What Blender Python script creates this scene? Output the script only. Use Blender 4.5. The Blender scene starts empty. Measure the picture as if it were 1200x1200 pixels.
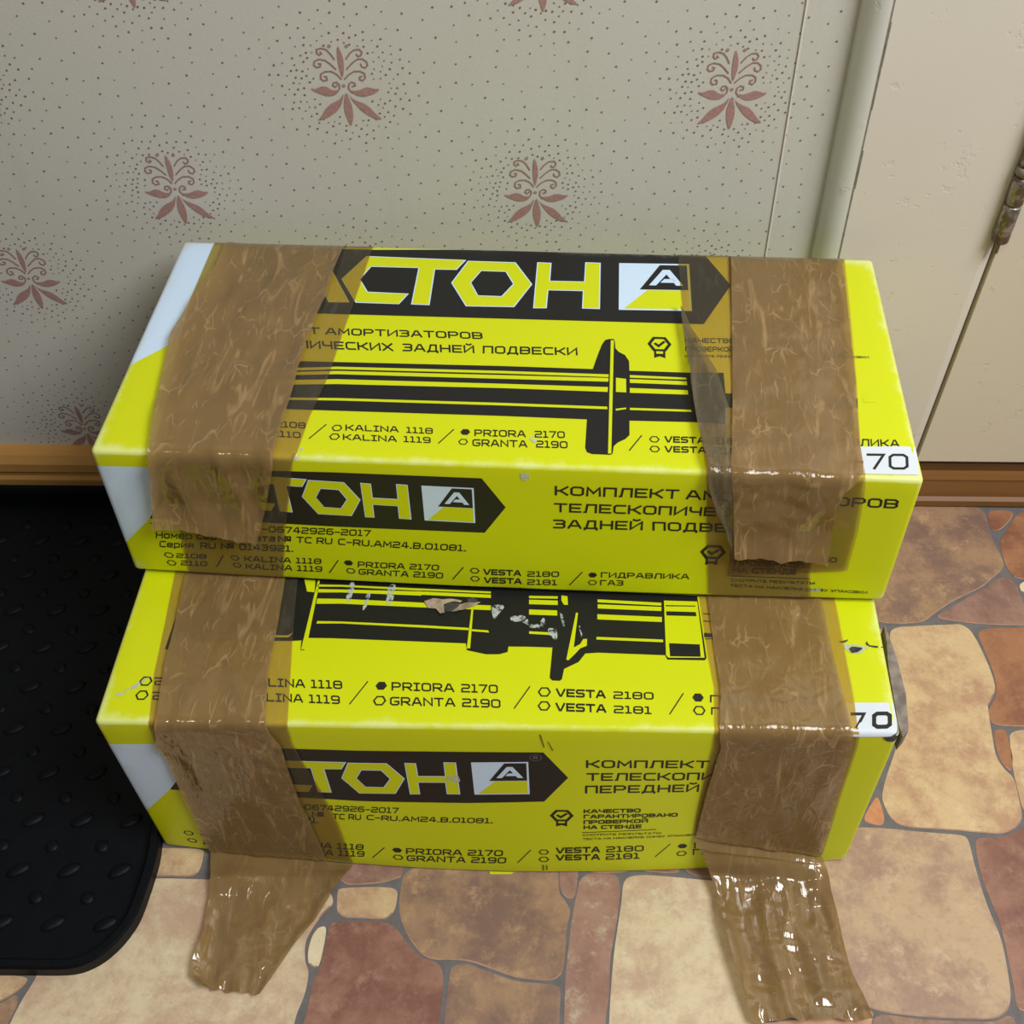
import bpy, bmesh, math, random
from mathutils import Vector, Matrix, noise

sc = bpy.context.scene
# ------------------------------------------------------------------ camera
cd = bpy.data.cameras.new('camera'); cam = bpy.data.objects.new('camera', cd); sc.collection.objects.link(cam)
cd.sensor_width = 36; cd.lens = 40.25; cd.clip_start = .02
r, u, fw = (.99995361, .0071316, .00647494), (-.00963247, .74033608, .67216791), (0, .6721991, -.74037043)
cam.matrix_world = Matrix(((r[0], u[0], -fw[0], 0), (r[1], u[1], -fw[1], 0), (r[2], u[2], -fw[2], .8826), (0, 0, 0, 1)))
sc.camera = cam
# ------------------------------------------------------------------ light and exposure
w = bpy.data.worlds.new('room_light'); sc.world = w; w.use_nodes = True
bg = w.node_tree.nodes['Background']; bg.inputs[0].default_value = (.88, .95, 1.0, 1); bg.inputs[1].default_value = .095
ld = bpy.data.lights.new('ceiling_lamp', 'AREA'); ld.shape = 'DISK'; ld.size = 1.0; ld.energy = 42; ld.color = (.97, .985, 1)
lamp = bpy.data.objects.new('ceiling_lamp', ld); sc.collection.objects.link(lamp); lamp.location = (1.08, -.14, 1.97)
lamp.rotation_euler = (Vector((0, .6, .2))-lamp.location).to_track_quat('-Z', 'Y').to_euler()
l2 = bpy.data.lights.new('second_lamp', 'AREA'); l2.shape = 'DISK'; l2.size = .22; l2.energy = 6; l2.color = (1, .90, .76)
lamp2 = bpy.data.objects.new('second_lamp', l2); sc.collection.objects.link(lamp2); lamp2.location = (-.3,-.6,2.2)
lamp2.rotation_euler = (Vector((0, .6, .2))-lamp2.location).to_track_quat('-Z', 'Y').to_euler()
sc.view_settings.view_transform = 'Standard'; sc.view_settings.look = 'None'
sc.view_settings.exposure = 0; sc.view_settings.gamma = 1; sc.view_settings.use_curve_mapping = False

# ------------------------------------------------------------------ measured layout (millimetres on the unfolded top+front of each box; metres on the floor)
logo_frames = [[356.4, 76.8, 55.9, -1.2, 0.0, -61.1], [223.9, 308.5, 35.8, 0.6, -0.1, -35.9], [260.9, 369.3, 41.2, -1.8, -0.7, -41.4]]
letters = {'CT': [(-3.628, 1.064), (-2.215, 1.008), (-2.316, 0.811), (-2.629, 0.812), (-2.613, 0.049), (-2.838, 0.056), (-2.839, 0.84), (-3.541, 0.853), (-3.657, 0.556), (-3.5, 0.281), (-2.937, 0.255), (-3.03, 0.059), (-3.612, 0.075), (-3.89, 0.558)], 'O1': [(-2.336, 0.513), (-2.156, 0.988), (-1.49, 0.971), (-1.23, 0.508), (-1.443, 0.035), (-2.088, 0.037)], 'O2': [(-2.089, 0.519), (-1.962, 0.789), (-1.597, 0.779), (-1.465, 0.503), (-1.615, 0.227), (-1.958, 0.236)], 'H': [(-1.156, 0.979), (-0.981, 0.97), (-0.982, 0.575), (-0.474, 0.569), (-0.469, 0.994), (-0.278, 0.986), (-0.273, 0.023), (-0.487, 0.029), (-0.485, 0.392), (-0.997, 0.398), (-1.001, 0.023), (-1.157, 0.019)], 'A': [(-4.384, 1.055), (-4.248, 1.046), (-3.731, 0.08), (-3.986, 0.074), (-4.068, 0.235), (-4.478, 0.225), (-4.626, 0.078), (-4.884, 0.083)]}
up_art = {'banner': [[(61.3, 6.5), (159.0, 6.2), (407.6, -6.0), (421.9, -6.0), (443.9, 41.2), (420.6, 91.3), (402.6, 91.4), (145.3, 92.2), (51.4, 92.1)], [(53.8, 265.0), (124.7, 263.5), (164.1, 262.7), (265.3, 263.3), (281.2, 291.7), (266.0, 319.2), (157.7, 319.2), (108.6, 318.2), (26.0, 319.5)]], 'white': [[(-6.0, -6.0), (60.7, -6.0), (51.4, 92.1), (23.6, 136.1), (-6.0, 168.8)], [(-6.0, 265.3), (54.0, 264.1), (26.3, 319.1), (-6.0, 357.9)]], 'black': [[(69.6, 155.5), (127.2, 149.2), (151.5, 148.9), (273.0, 147.5), (338.0, 147.7), (341.1, 132.3), (344.3, 118.8), (346.6, 113.7), (349.7, 112.4), (352.9, 112.3), (353.7, 114.9), (354.2, 123.1), (356.7, 127.2), (361.4, 130.8), (364.3, 137.5), (364.5, 148.3), (405.6, 148.3), (432.6, 147.2), (432.6, 169.6), (525.8, 170.5), (524.6, 180.4), (431.7, 185.0), (430.8, 201.8), (408.9, 201.0), (364.5, 201.7), (364.5, 216.3), (361.6, 220.5), (356.5, 224.1), (353.8, 227.9), (353.1, 235.1), (351.6, 236.4), (339.1, 236.3), (335.6, 234.6), (334.4, 230.3), (335.0, 201.9), (276.9, 201.3), (127.9, 201.8), (65.7, 196.1)]], 'yellow': [[(68.7, 162.3), (152.4, 154.3), (273.4, 153.1), (349.5, 153.2), (349.5, 156.2), (273.6, 156.0), (152.9, 157.2), (68.7, 165.2)], [(68.5, 166.7), (153.2, 159.0), (273.8, 157.8), (349.5, 157.2), (349.3, 161.3), (274.1, 161.9), (153.8, 162.7), (68.5, 169.5)], [(67.9, 174.7), (154.8, 168.2), (274.4, 167.3), (349.2, 167.2), (349.0, 172.4), (274.8, 172.0), (155.6, 173.5), (68.4, 179.4)], [(67.6, 191.5), (158.2, 188.5), (275.9, 187.8), (348.9, 188.1), (349.0, 190.8), (276.1, 190.5), (158.6, 191.1), (67.6, 193.7)], [(364.8, 153.2), (405.4, 154.1), (405.4, 156.3), (364.8, 156.1)], [(364.8, 157.7), (405.6, 158.1), (405.8, 162.2), (364.8, 161.8)], [(364.8, 167.4), (406.0, 167.8), (406.1, 172.5), (364.8, 172.6)], [(364.8, 188.5), (407.5, 188.5), (408.0, 190.6), (364.8, 190.8)], [(350.7, 114.1), (353.0, 114.0), (352.2, 235.2), (350.0, 235.3)], [(354.8, 156.6), (362.1, 157.6), (362.2, 172.3), (354.9, 172.1)], [(354.8, 190.0), (362.2, 188.4), (362.2, 190.0), (355.1, 191.9)], [(530.1, 168.2), (539.4, 167.3), (539.2, 174.2), (529.6, 174.7)]], 'texts': [('КОМПЛЕКТ', 56.7, 117.3, 133.9, 117.3, -1.9, -8.0, 0.16), ('АМОРТИЗАТОРОВ', 137.4, 117.6, 255.9, 117.3, -1.4, -8.2, 0.16), ('ТЕЛЕСКОПИЧЕСКИХ', 57.0, 134.4, 191.3, 134.5, -2.2, -9.2, 0.16), ('ЗАДНЕЙ', 197.6, 134.2, 251.1, 133.9, -1.2, -8.9, 0.16), ('ПОДВЕСКИ', 256.8, 133.9, 327.0, 132.8, -0.7, -8.9, 0.16), ('2108', 120.6, 220.5, 142.1, 221.1, -1.3, -6.2, 0.16), ('2110', 120.0, 230.2, 140.5, 230.8, -1.3, -6.1, 0.16), ('KALINA', 169.5, 221.6, 206.5, 221.6, -1.0, -6.1, 0.16), ('1118', 211.6, 221.9, 230.1, 222.1, -0.8, -6.1, 0.16), ('KALINA', 169.3, 231.0, 206.5, 231.2, -1.0, -6.0, 0.16), ('1119', 210.9, 231.1, 229.6, 231.3, -0.8, -6.0, 0.16), ('PRIORA', 258.5, 222.8, 293.9, 222.1, -0.6, -6.8, 0.16), ('2170', 299.8, 222.1, 320.6, 221.6, -0.4, -6.8, 0.16), ('GRANTA', 258.0, 232.7, 295.5, 232.2, -0.6, -7.0, 0.16), ('2190', 301.2, 231.9, 322.8, 231.6, -0.4, -7.0, 0.16), ('VESTA', 388.4, 222.5, 416.3, 222.2, 0.1, -6.4, 0.2), ('2180', 420.7, 222.3, 442.7, 222.1, 0.3, -6.4, 0.16), ('VESTA', 388.2, 232.1, 416.5, 231.7, 0.1, -6.3, 0.2), ('2181', 420.9, 231.7, 442.7, 231.7, 0.3, -6.3, 0.16), ('ГИДРАВЛИКА', 481.9, 219.7, 548.2, 219.2, 0.7, -7.3, 0.16), ('ГАЗ', 481.0, 229.8, 498.2, 229.7, 0.7, -6.7, 0.16), ('КАЧЕСТВО ГАРАНТИРОВАНО', 405.6, 114.3, 507.7, 111.0, 0.2, -5.7, 0.16), ('ПРОВЕРКОЙ НА СТЕНДЕ', 405.7, 124.1, 478.2, 122.0, 0.2, -5.6, 0.16), ('СМОТРИТЕ РЕЗУЛЬТАТЫ ТЕСТА НА НАКЛЕЙКЕ СНИЗУ УПАКОВКИ', 405.1, 131.1, 540.0, 125.7, 0.1, -2.5, 0.16), ('КОМПЛЕКТ', 315.0, 277.5, 399.8, 276.7, -0.1, -9.4, 0.16), ('АМОРТИЗАТОРОВ', 404.3, 276.8, 548.4, 278.9, -0.8, -9.4, 0.16), ('ТЕЛЕСКОПИЧЕСКИХ', 314.7, 294.6, 468.4, 292.7, -0.1, -9.3, 0.16), ('ЗАДНЕЙ', 314.4, 311.7, 377.5, 310.3, -0.1, -9.4, 0.16), ('ПОДВЕСКИ', 384.0, 310.3, 468.0, 309.3, -0.7, -9.4, 0.16), ('TV 29.32.30', 23.9, 330.7, 81.5, 328.9, 1.4, -6.4, 0.16), ('-06742926-2017', 105.6, 328.8, 184.0, 328.4, 1.1, -7.0, 0.16), ('Номер сертификата', 25.4, 342.0, 113.5, 339.1, 1.7, -7.8, 0.16), ('№', 115.5, 339.1, 125.4, 339.0, 1.0, -7.1, 0.16), ('TC RU', 129.0, 339.2, 155.3, 339.1, 1.0, -7.1, 0.16), ('C-RU.AM24.B.01081.', 159.3, 339.3, 252.1, 340.5, 0.8, -7.1, 0.16), ('Серия', 25.9, 352.3, 51.5, 351.5, 1.6, -7.5, 0.16), ('RU', 56.3, 351.3, 68.0, 351.0, 1.4, -7.2, 0.16), ('№', 71.5, 350.8, 81.5, 350.4, 1.3, -7.1, 0.16), ('0143921.', 85.2, 350.7, 125.5, 349.9, 1.2, -7.3, 0.16), ('2108', 35.8, 364.2, 58.9, 363.3, 1.2, -5.6, 0.16), ('2110', 37.5, 373.0, 57.6, 372.3, 1.2, -5.9, 0.16), ('KALINA 1118', 86.8, 364.0, 144.4, 362.6, 1.1, -6.6, 0.16), ('KALINA 1119', 86.3, 373.1, 144.0, 371.7, 1.1, -6.7, 0.16), ('PRIORA 2170', 171.2, 364.0, 231.3, 363.6, 0.7, -6.7, 0.16), ('GRANTA 2190', 171.0, 372.6, 233.9, 372.7, 0.7, -6.8, 0.16), ('VESTA', 263.9, 366.1, 291.8, 366.1, 0.2, -6.8, 0.21), ('2180', 296.2, 366.4, 319.7, 365.3, 0.0, -6.4, 0.16), ('VESTA', 264.1, 375.8, 292.2, 375.5, 0.2, -6.9, 0.21), ('2181', 296.1, 375.9, 318.4, 375.2, 0.0, -6.5, 0.16), ('ГИДРАВЛИКА', 350.1, 364.1, 414.6, 362.8, -0.2, -6.1, 0.16), ('ГАЗ', 349.9, 373.2, 367.1, 372.8, -0.2, -6.2, 0.16), ('КАЧЕСТВО', 445.0, 330.6, 485.8, 331.5, -0.7, -6.1, 0.22), ('ГАРАНТИРОВАНО', 445.1, 337.4, 517.9, 339.1, -0.7, -6.1, 0.22), ('ПРОВЕРКОЙ', 445.1, 345.7, 495.3, 346.1, -0.7, -6.2, 0.22), ('НА СТЕНДЕ', 445.1, 353.8, 491.2, 354.0, -0.7, -6.3, 0.22), ('СМОТРИТЕ РЕЗУЛЬТАТЫ', 445.2, 364.0, 506.3, 364.8, -0.4, -3.2, 0.16), ('ТЕСТА НА НАКЛЕЙКЕ СНИЗУ УПАКОВКИ', 445.3, 370.1, 546.3, 374.4, -0.4, -3.2, 0.16)], 'lines': [[(146.2, 230.7), (155.1, 216.3)], [(234.8, 230.8), (243.5, 216.9)], [(364.5, 231.3), (372.7, 216.5)], [(460.8, 230.8), (469.8, 212.7)], [(64.9, 372.1), (71.9, 358.3)], [(149.5, 371.9), (157.3, 357.3)], [(241.1, 372.9), (249.2, 358.8)], [(327.6, 373.9), (336.2, 359.0)], [(444.8, 357.6), (501.2, 358.3)]], 'rings': [[(114.9, 217.8), (118.0, 217.6), 0], [(114.3, 227.4), (117.4, 227.2), 0], [(163.3, 219.3), (166.4, 219.1), 0], [(163.1, 228.0), (166.2, 227.9), 0], [(251.8, 218.9), (255.1, 218.8), 1], [(251.3, 228.7), (254.1, 228.6), 0], [(381.5, 219.7), (384.5, 219.6), 0], [(381.6, 229.2), (384.6, 229.0), 0], [(476.4, 217.5), (479.6, 217.3), 1], [(476.0, 227.5), (478.9, 227.4), 0], [(30.9, 361.3), (34.0, 361.0), 0], [(31.0, 370.6), (34.1, 370.3), 0], [(80.5, 360.4), (83.3, 360.2), 0], [(80.7, 368.9), (83.5, 368.7), 0], [(164.8, 359.5), (168.1, 359.3), 1], [(165.5, 368.7), (168.5, 368.5), 0], [(257.6, 361.9), (260.6, 361.7), 0], [(257.6, 371.3), (260.6, 371.1), 0], [(344.0, 361.6), (347.1, 361.4), 1], [(344.2, 370.3), (347.0, 370.1), 0]], 'medals': [[(386.8, 116.7), (395.4, 116.3), (386.9, 108.4)], [(428.6, 331.4), (437.6, 331.3), (427.8, 324.0)]], 'sticker': [(508.8, 221.1), (562.8, 218.0), (556.5, 245.5), (505.7, 246.7)], 'sticker_text': [('-70', 511.0, 242.6, 551.0, 241.1, 1.9, -15.3, 0.13)], 'scuff': [[(291.0, 254.2), (297.2, 256.6), (299.1, 262.8), (296.0, 265.4), (292.2, 262.3)], [(500.3, 369.4), (511.5, 369.4), (511.7, 372.7), (500.2, 372.8)], [(294.9, 222.7), (301.5, 218.9), (303.7, 223.6), (299.1, 228.1)], [(136.3, 253.1), (138.6, 244.6), (144.3, 237.6), (142.1, 252.8)]]}
low_art = {'banner': [[(67.0, 319.2), (128.8, 315.3), (180.5, 316.0), (312.3, 314.2), (330.4, 345.7), (312.8, 377.1), (256.5, 380.8), (172.6, 382.9), (146.5, 381.8), (80.1, 380.8), (30.0, 379.5)]], 'white': [[(-6.0, 315.3), (74.7, 312.0), (29.8, 379.7), (-6.0, 427.7)]], 'black': [[(37.3, 151.6), (119.7, 150.0), (310.2, 161.7), (452.8, 167.4), (425.0, 167.0), (428.9, 223.7), (427.5, 225.9), (400.3, 225.7), (398.8, 221.9), (350.1, 220.5), (340.8, 221.4), (335.9, 229.0), (325.6, 235.2), (324.3, 244.0), (322.8, 245.5), (317.3, 245.3), (315.4, 243.0), (316.7, 216.5), (299.5, 216.1), (284.5, 216.2), (284.1, 221.1), (278.1, 223.2), (268.7, 223.4), (254.3, 220.0), (253.2, 213.9), (155.1, 211.0), (134.9, 211.0), (136.1, 222.1), (133.2, 222.1), (132.6, 213.4), (125.3, 214.0), (38.8, 215.6), (37.9, 223.0), (34.6, 223.1)]], 'yellow': [[(38.8, 163.0), (104.9, 161.8), (95.7, 172.7), (39.6, 175.1)], [(59.1, 209.3), (121.7, 209.1), (125.3, 206.5), (122.7, 210.9), (59.6, 211.3)], [(135.5, 156.9), (137.2, 156.8), (137.3, 221.3), (133.6, 221.6)], [(125.0, 156.0), (133.7, 156.9), (134.8, 168.4), (129.1, 167.8)], [(135.7, 160.8), (154.1, 160.9), (215.5, 163.4), (215.7, 165.5), (154.3, 162.7), (135.4, 163.0)], [(136.5, 165.3), (154.7, 165.4), (215.8, 166.2), (216.2, 170.2), (155.2, 168.2), (136.3, 168.6)], [(137.9, 174.4), (156.1, 174.4), (216.9, 176.9), (217.3, 181.4), (156.7, 179.0), (138.0, 179.4)], [(141.3, 195.6), (159.2, 195.7), (219.0, 198.0), (219.3, 200.2), (159.5, 197.5), (141.0, 197.9)], [(215.5, 163.4), (268.4, 165.3), (268.5, 167.1), (215.7, 165.2)], [(215.8, 166.2), (268.6, 168.3), (268.8, 171.5), (216.1, 169.4)], [(216.9, 176.9), (269.2, 178.6), (269.5, 183.1), (217.3, 181.4)], [(219.0, 198.0), (254.2, 199.9), (254.3, 202.0), (219.3, 200.2)], [(297.6, 168.9), (319.3, 169.0), (319.3, 171.3), (297.6, 171.2)], [(297.7, 172.6), (319.4, 173.1), (319.5, 177.3), (297.9, 176.9)], [(298.1, 181.9), (319.2, 182.5), (319.4, 187.3), (298.3, 186.7)], [(299.0, 202.2), (316.0, 203.0), (316.1, 205.3), (299.1, 204.5)], [(349.5, 171.4), (397.6, 173.8), (397.5, 176.5), (349.5, 174.2)], [(349.6, 176.1), (397.5, 177.7), (397.3, 181.6), (349.6, 180.0)], [(349.3, 185.5), (397.5, 187.2), (397.4, 191.9), (349.4, 190.3)], [(348.8, 206.4), (397.8, 208.0), (397.7, 210.4), (348.8, 208.8)], [(254.9, 181.8), (256.3, 181.8), (256.6, 218.3), (254.2, 218.4)], [(256.3, 201.1), (268.7, 201.9), (269.5, 203.9), (256.4, 202.8)], [(322.1, 168.1), (326.6, 168.8), (327.2, 177.0), (324.2, 177.0), (322.2, 173.0)], [(333.4, 184.2), (334.9, 184.6), (332.2, 216.3), (336.9, 213.1), (339.1, 208.5), (341.9, 208.4), (341.7, 214.6), (337.0, 216.9), (332.4, 223.1), (328.5, 227.7), (327.0, 227.0)], [(399.6, 171.6), (424.7, 172.1), (427.4, 223.7), (401.0, 224.1), (399.5, 221.9)]], 'black2': [[(400.7, 176.0), (423.2, 176.1), (423.2, 177.0), (400.7, 177.1)], [(400.9, 181.8), (423.2, 182.2), (423.4, 186.1), (401.0, 185.8)], [(402.0, 211.2), (424.5, 211.9), (424.6, 223.0), (402.4, 222.9)], [(428.9, 183.2), (444.6, 183.6), (445.9, 195.1), (445.0, 195.1), (443.9, 184.6), (428.9, 184.1)], [(428.6, 189.9), (444.1, 191.1), (444.0, 192.0), (428.5, 190.8)], [(428.4, 201.3), (436.7, 201.9), (436.5, 205.5), (428.2, 205.3)], [(428.7, 206.4), (456.3, 206.2), (456.2, 207.0), (428.6, 207.1)], [(476.2, 188.1), (489.5, 188.4), (489.4, 189.5), (476.1, 189.2)], [(475.0, 201.5), (488.2, 202.0), (488.1, 202.9), (474.9, 202.6)], [(476.2, 188.1), (477.2, 188.1), (475.9, 202.8), (474.9, 202.8)]], 'texts': [('2108', 35.0, 254.2, 63.3, 254.2, -1.7, -6.7, 0.16), ('2110', 36.8, 266.5, 62.3, 266.7, -1.8, -6.9, 0.16), ('KALINA 1118', 100.7, 253.7, 169.0, 255.3, -1.4, -7.2, 0.16), ('KALINA 1119', 101.8, 266.0, 169.2, 267.8, -1.4, -7.1, 0.16), ('PRIORA', 203.7, 255.8, 248.6, 256.4, -0.9, -7.2, 0.16), ('2170', 253.2, 256.5, 279.5, 256.8, -0.6, -7.2, 0.16), ('GRANTA', 204.1, 268.2, 250.3, 268.5, -0.9, -7.2, 0.16), ('2190', 254.8, 268.6, 282.1, 269.0, -0.6, -7.2, 0.16), ('VESTA', 320.4, 258.9, 355.9, 259.9, -0.2, -6.9, 0.2), ('2180', 361.1, 260.0, 389.8, 260.3, 0.0, -6.3, 0.16), ('VESTA', 320.4, 270.9, 356.3, 271.7, -0.2, -7.0, 0.2), ('2181', 361.3, 271.9, 387.9, 272.3, 0.0, -6.4, 0.16), ('ГИДРАВЛИКА', 429.1, 261.8, 506.5, 263.6, 0.4, -6.3, 0.16), ('ГАЗ', 429.3, 271.9, 449.1, 272.7, 0.4, -6.2, 0.16), ('КОМПЛЕКТ', 343.1, 332.8, 432.2, 331.8, -0.2, -9.8, 0.16), ('СТОЕК', 436.1, 331.5, 488.8, 330.9, -1.1, -10.1, 0.16), ('ТЕЛЕСКОПИЧЕСКИХ', 343.8, 349.4, 500.0, 346.1, -0.2, -10.0, 0.16), ('ПЕРЕДНЕЙ', 343.2, 365.8, 427.8, 363.3, -0.2, -10.2, 0.16), ('ПОДВЕСКИ', 436.0, 363.1, 514.2, 361.4, -1.1, -10.5, 0.16), ('КАЧЕСТВО', 342.7, 392.4, 386.2, 391.2, -0.1, -5.3, 0.22), ('ГАРАНТИРОВАНО', 342.9, 399.8, 414.8, 397.6, -0.1, -5.3, 0.22), ('ПРОВЕРКОЙ', 343.0, 407.5, 392.7, 405.8, -0.1, -5.4, 0.22), ('НА СТЕНДЕ', 343.2, 414.7, 388.2, 413.6, -0.1, -5.4, 0.22), ('СМОТРИТЕ РЕЗУЛЬТАТЫ', 343.0, 424.2, 403.8, 422.0, -0.1, -2.6, 0.16), ('ТЕСТА НА НАКЛЕЙКЕ СНИЗУ УПАКОВКИ', 342.8, 430.0, 433.1, 425.9, -0.1, -2.7, 0.16), ('TV 29.32.30', 44.0, 395.7, 98.9, 394.1, 1.9, -8.2, 0.16), ('-06742926-2017', 124.9, 398.9, 201.7, 398.0, 1.2, -7.9, 0.16), ('Номер сертификата', 41.9, 411.3, 128.8, 408.4, 2.1, -9.1, 0.16), ('№', 133.3, 409.4, 142.9, 409.2, 1.2, -8.3, 0.16), ('TC RU', 149.4, 410.6, 171.6, 409.9, 1.1, -8.2, 0.16), ('C-RU.AM24.B.01081.', 176.0, 409.2, 273.4, 407.9, 0.8, -7.2, 0.16), ('Серия RU № 0143921.', 41.8, 421.9, 137.5, 418.0, 2.0, -8.7, 0.16), ('2108', 36.4, 453.5, 60.9, 451.4, 1.8, -7.8, 0.16), ('2110', 35.0, 469.0, 59.6, 465.8, 1.9, -8.4, 0.16), ('KALINA 1118', 102.6, 458.2, 168.3, 454.8, 1.5, -8.9, 0.16), ('KALINA 1119', 102.2, 469.9, 167.9, 465.3, 1.5, -9.1, 0.16), ('PRIORA 2170', 202.3, 456.6, 279.9, 454.4, 0.7, -8.7, 0.16), ('GRANTA 2190', 202.0, 467.3, 282.2, 465.0, 0.8, -8.8, 0.16), ('VESTA', 322.0, 449.6, 357.2, 448.1, 0.0, -8.6, 0.21), ('2180', 362.0, 448.2, 391.9, 447.2, -0.3, -8.7, 0.16), ('VESTA', 322.0, 460.0, 357.5, 459.2, 0.0, -8.7, 0.21), ('2181', 362.0, 459.3, 389.3, 458.5, -0.3, -8.8, 0.16), ('ГИДРАВЛИКА', 431.5, 445.0, 512.4, 444.5, -0.8, -9.0, 0.16), ('ГАЗ', 431.4, 455.3, 453.0, 455.5, -0.8, -9.2, 0.16)], 'lines': [[(69.7, 266.9), (79.7, 248.1)], [(175.7, 267.4), (185.7, 248.6)], [(291.5, 268.9), (301.5, 250.8)], [(400.5, 271.7), (410.5, 254.8)], [(174.6, 465.4), (185.5, 449.2)], [(291.6, 463.5), (302.0, 445.0)], [(401.5, 456.0), (411.8, 437.8)], [(342.6, 419.4), (399.1, 415.7)]], 'rings': [[(28.0, 250.9), (31.9, 250.8), 0], [(28.3, 262.7), (32.2, 262.6), 0], [(91.9, 251.0), (95.6, 250.9), 0], [(92.4, 263.1), (96.0, 263.1), 0], [(195.9, 251.9), (199.8, 251.8), 1], [(196.3, 264.4), (200.2, 264.3), 0], [(312.1, 255.1), (316.0, 255.0), 0], [(312.3, 266.7), (316.1, 266.7), 0], [(420.9, 257.9), (424.8, 257.9), 1], [(421.2, 268.6), (424.9, 268.6), 0], [(27.2, 450.9), (30.7, 450.2), 0], [(27.0, 464.1), (30.5, 463.4), 0], [(94.1, 455.8), (97.4, 455.2), 0], [(93.7, 467.3), (97.1, 466.6), 0], [(195.6, 451.7), (199.4, 451.3), 1], [(195.4, 462.6), (199.0, 462.3), 0], [(312.4, 447.6), (315.9, 447.5), 0], [(312.4, 458.4), (316.0, 458.4), 0], [(422.0, 441.1), (425.7, 441.3), 1], [(422.2, 452.4), (425.8, 452.6), 0]], 'medals': [[(326.2, 395.9), (335.0, 395.8), (326.1, 388.3)]], 'reg': [(306.7, 320.6), (310.9, 320.5), (306.7, 316.7)], 'sticker': [(516.7, 260.8), (561.6, 259.9), (558.8, 287.8), (514.6, 290.5)], 'sticker_text': [('-7', 516.1, 282.0, 536.4, 281.6, 1.7, -13.2, 0.17), ('0', 540.3, 281.7, 554.8, 281.2, 2.1, -13.9, 0.2)], 'hole': [(233.5, 178.7), (239.1, 175.9), (244.8, 177.1), (246.5, 181.1), (241.2, 184.7), (235.7, 185.3)], 'hole2': [(250.7, 173.1), (255.5, 171.2), (259.2, 174.3), (257.3, 176.9), (252.4, 176.9)], 'torn': [[(218.9, 176.3), (224.9, 173.2), (233.3, 173.8), (238.9, 173.3), (247.4, 174.9), (246.2, 177.1), (239.1, 175.9), (233.5, 178.7), (235.2, 186.5), (231.9, 188.3), (228.6, 183.2), (222.3, 182.4)], [(246.3, 178.5), (251.7, 176.6), (261.4, 176.4), (257.5, 180.0), (250.8, 182.8), (245.4, 184.6), (240.0, 186.4), (241.9, 184.1)]], 'scuff': [[(190.5, 159.8), (196.1, 159.7), (195.6, 179.4), (190.0, 179.5)], [(174.5, 167.3), (177.4, 167.6), (175.5, 185.0), (173.3, 184.7)], [(159.9, 158.6), (164.9, 158.5), (163.3, 177.3), (159.8, 177.4)], [(269.9, 178.0), (280.4, 178.7), (276.0, 186.7), (272.2, 192.8), (270.1, 185.9)], [(284.4, 188.2), (296.7, 187.2), (298.5, 196.6), (294.3, 194.1), (285.3, 193.4)], [(297.1, 194.9), (304.0, 196.5), (310.6, 187.8), (309.6, 199.8), (298.6, 199.1)], [(313.4, 198.8), (319.1, 199.5), (319.9, 206.5), (318.2, 212.7), (316.7, 206.5), (313.2, 205.8)], [(321.2, 184.4), (323.2, 185.1), (326.0, 198.6), (324.1, 198.6)], [(335.5, 196.8), (336.7, 196.8), (338.7, 206.2), (337.2, 206.2)], [(529.8, 210.0), (536.5, 208.9), (550.0, 211.4), (542.4, 218.6), (532.3, 217.9)], [(244.7, 345.3), (248.9, 342.8), (252.4, 352.2), (246.9, 354.1), (236.3, 349.2)], [(10.2, 262.1), (18.4, 256.2), (30.2, 245.8), (31.8, 246.7), (20.4, 258.5), (11.0, 264.8)]], 'dark': [[(533.1, 212.6), (537.7, 210.7), (544.5, 214.2), (538.2, 217.8), (534.7, 216.6)], [(527.2, 206.8), (534.0, 205.9), (533.7, 207.7), (527.7, 208.6)], [(547.0, 207.1), (550.7, 211.4), (564.0, 210.9), (565.0, 211.8), (549.8, 212.5), (546.1, 208.2)], [(555.5, 287.2), (565.5, 270.3), (559.9, 293.2), (554.3, 294.7), (546.1, 288.9)]], 'crease_shade': [[(309.5, 292.1), (310.5, 292.0), (313.3, 307.4), (312.6, 307.8)], [(315.2, 300.5), (315.9, 300.5), (319.5, 311.3), (318.8, 311.8)], [(311.2, 466.2), (312.4, 466.1), (312.8, 474.5), (311.5, 474.5)], [(314.2, 467.0), (315.2, 466.7), (315.5, 473.9), (314.6, 473.9)]]}
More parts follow.
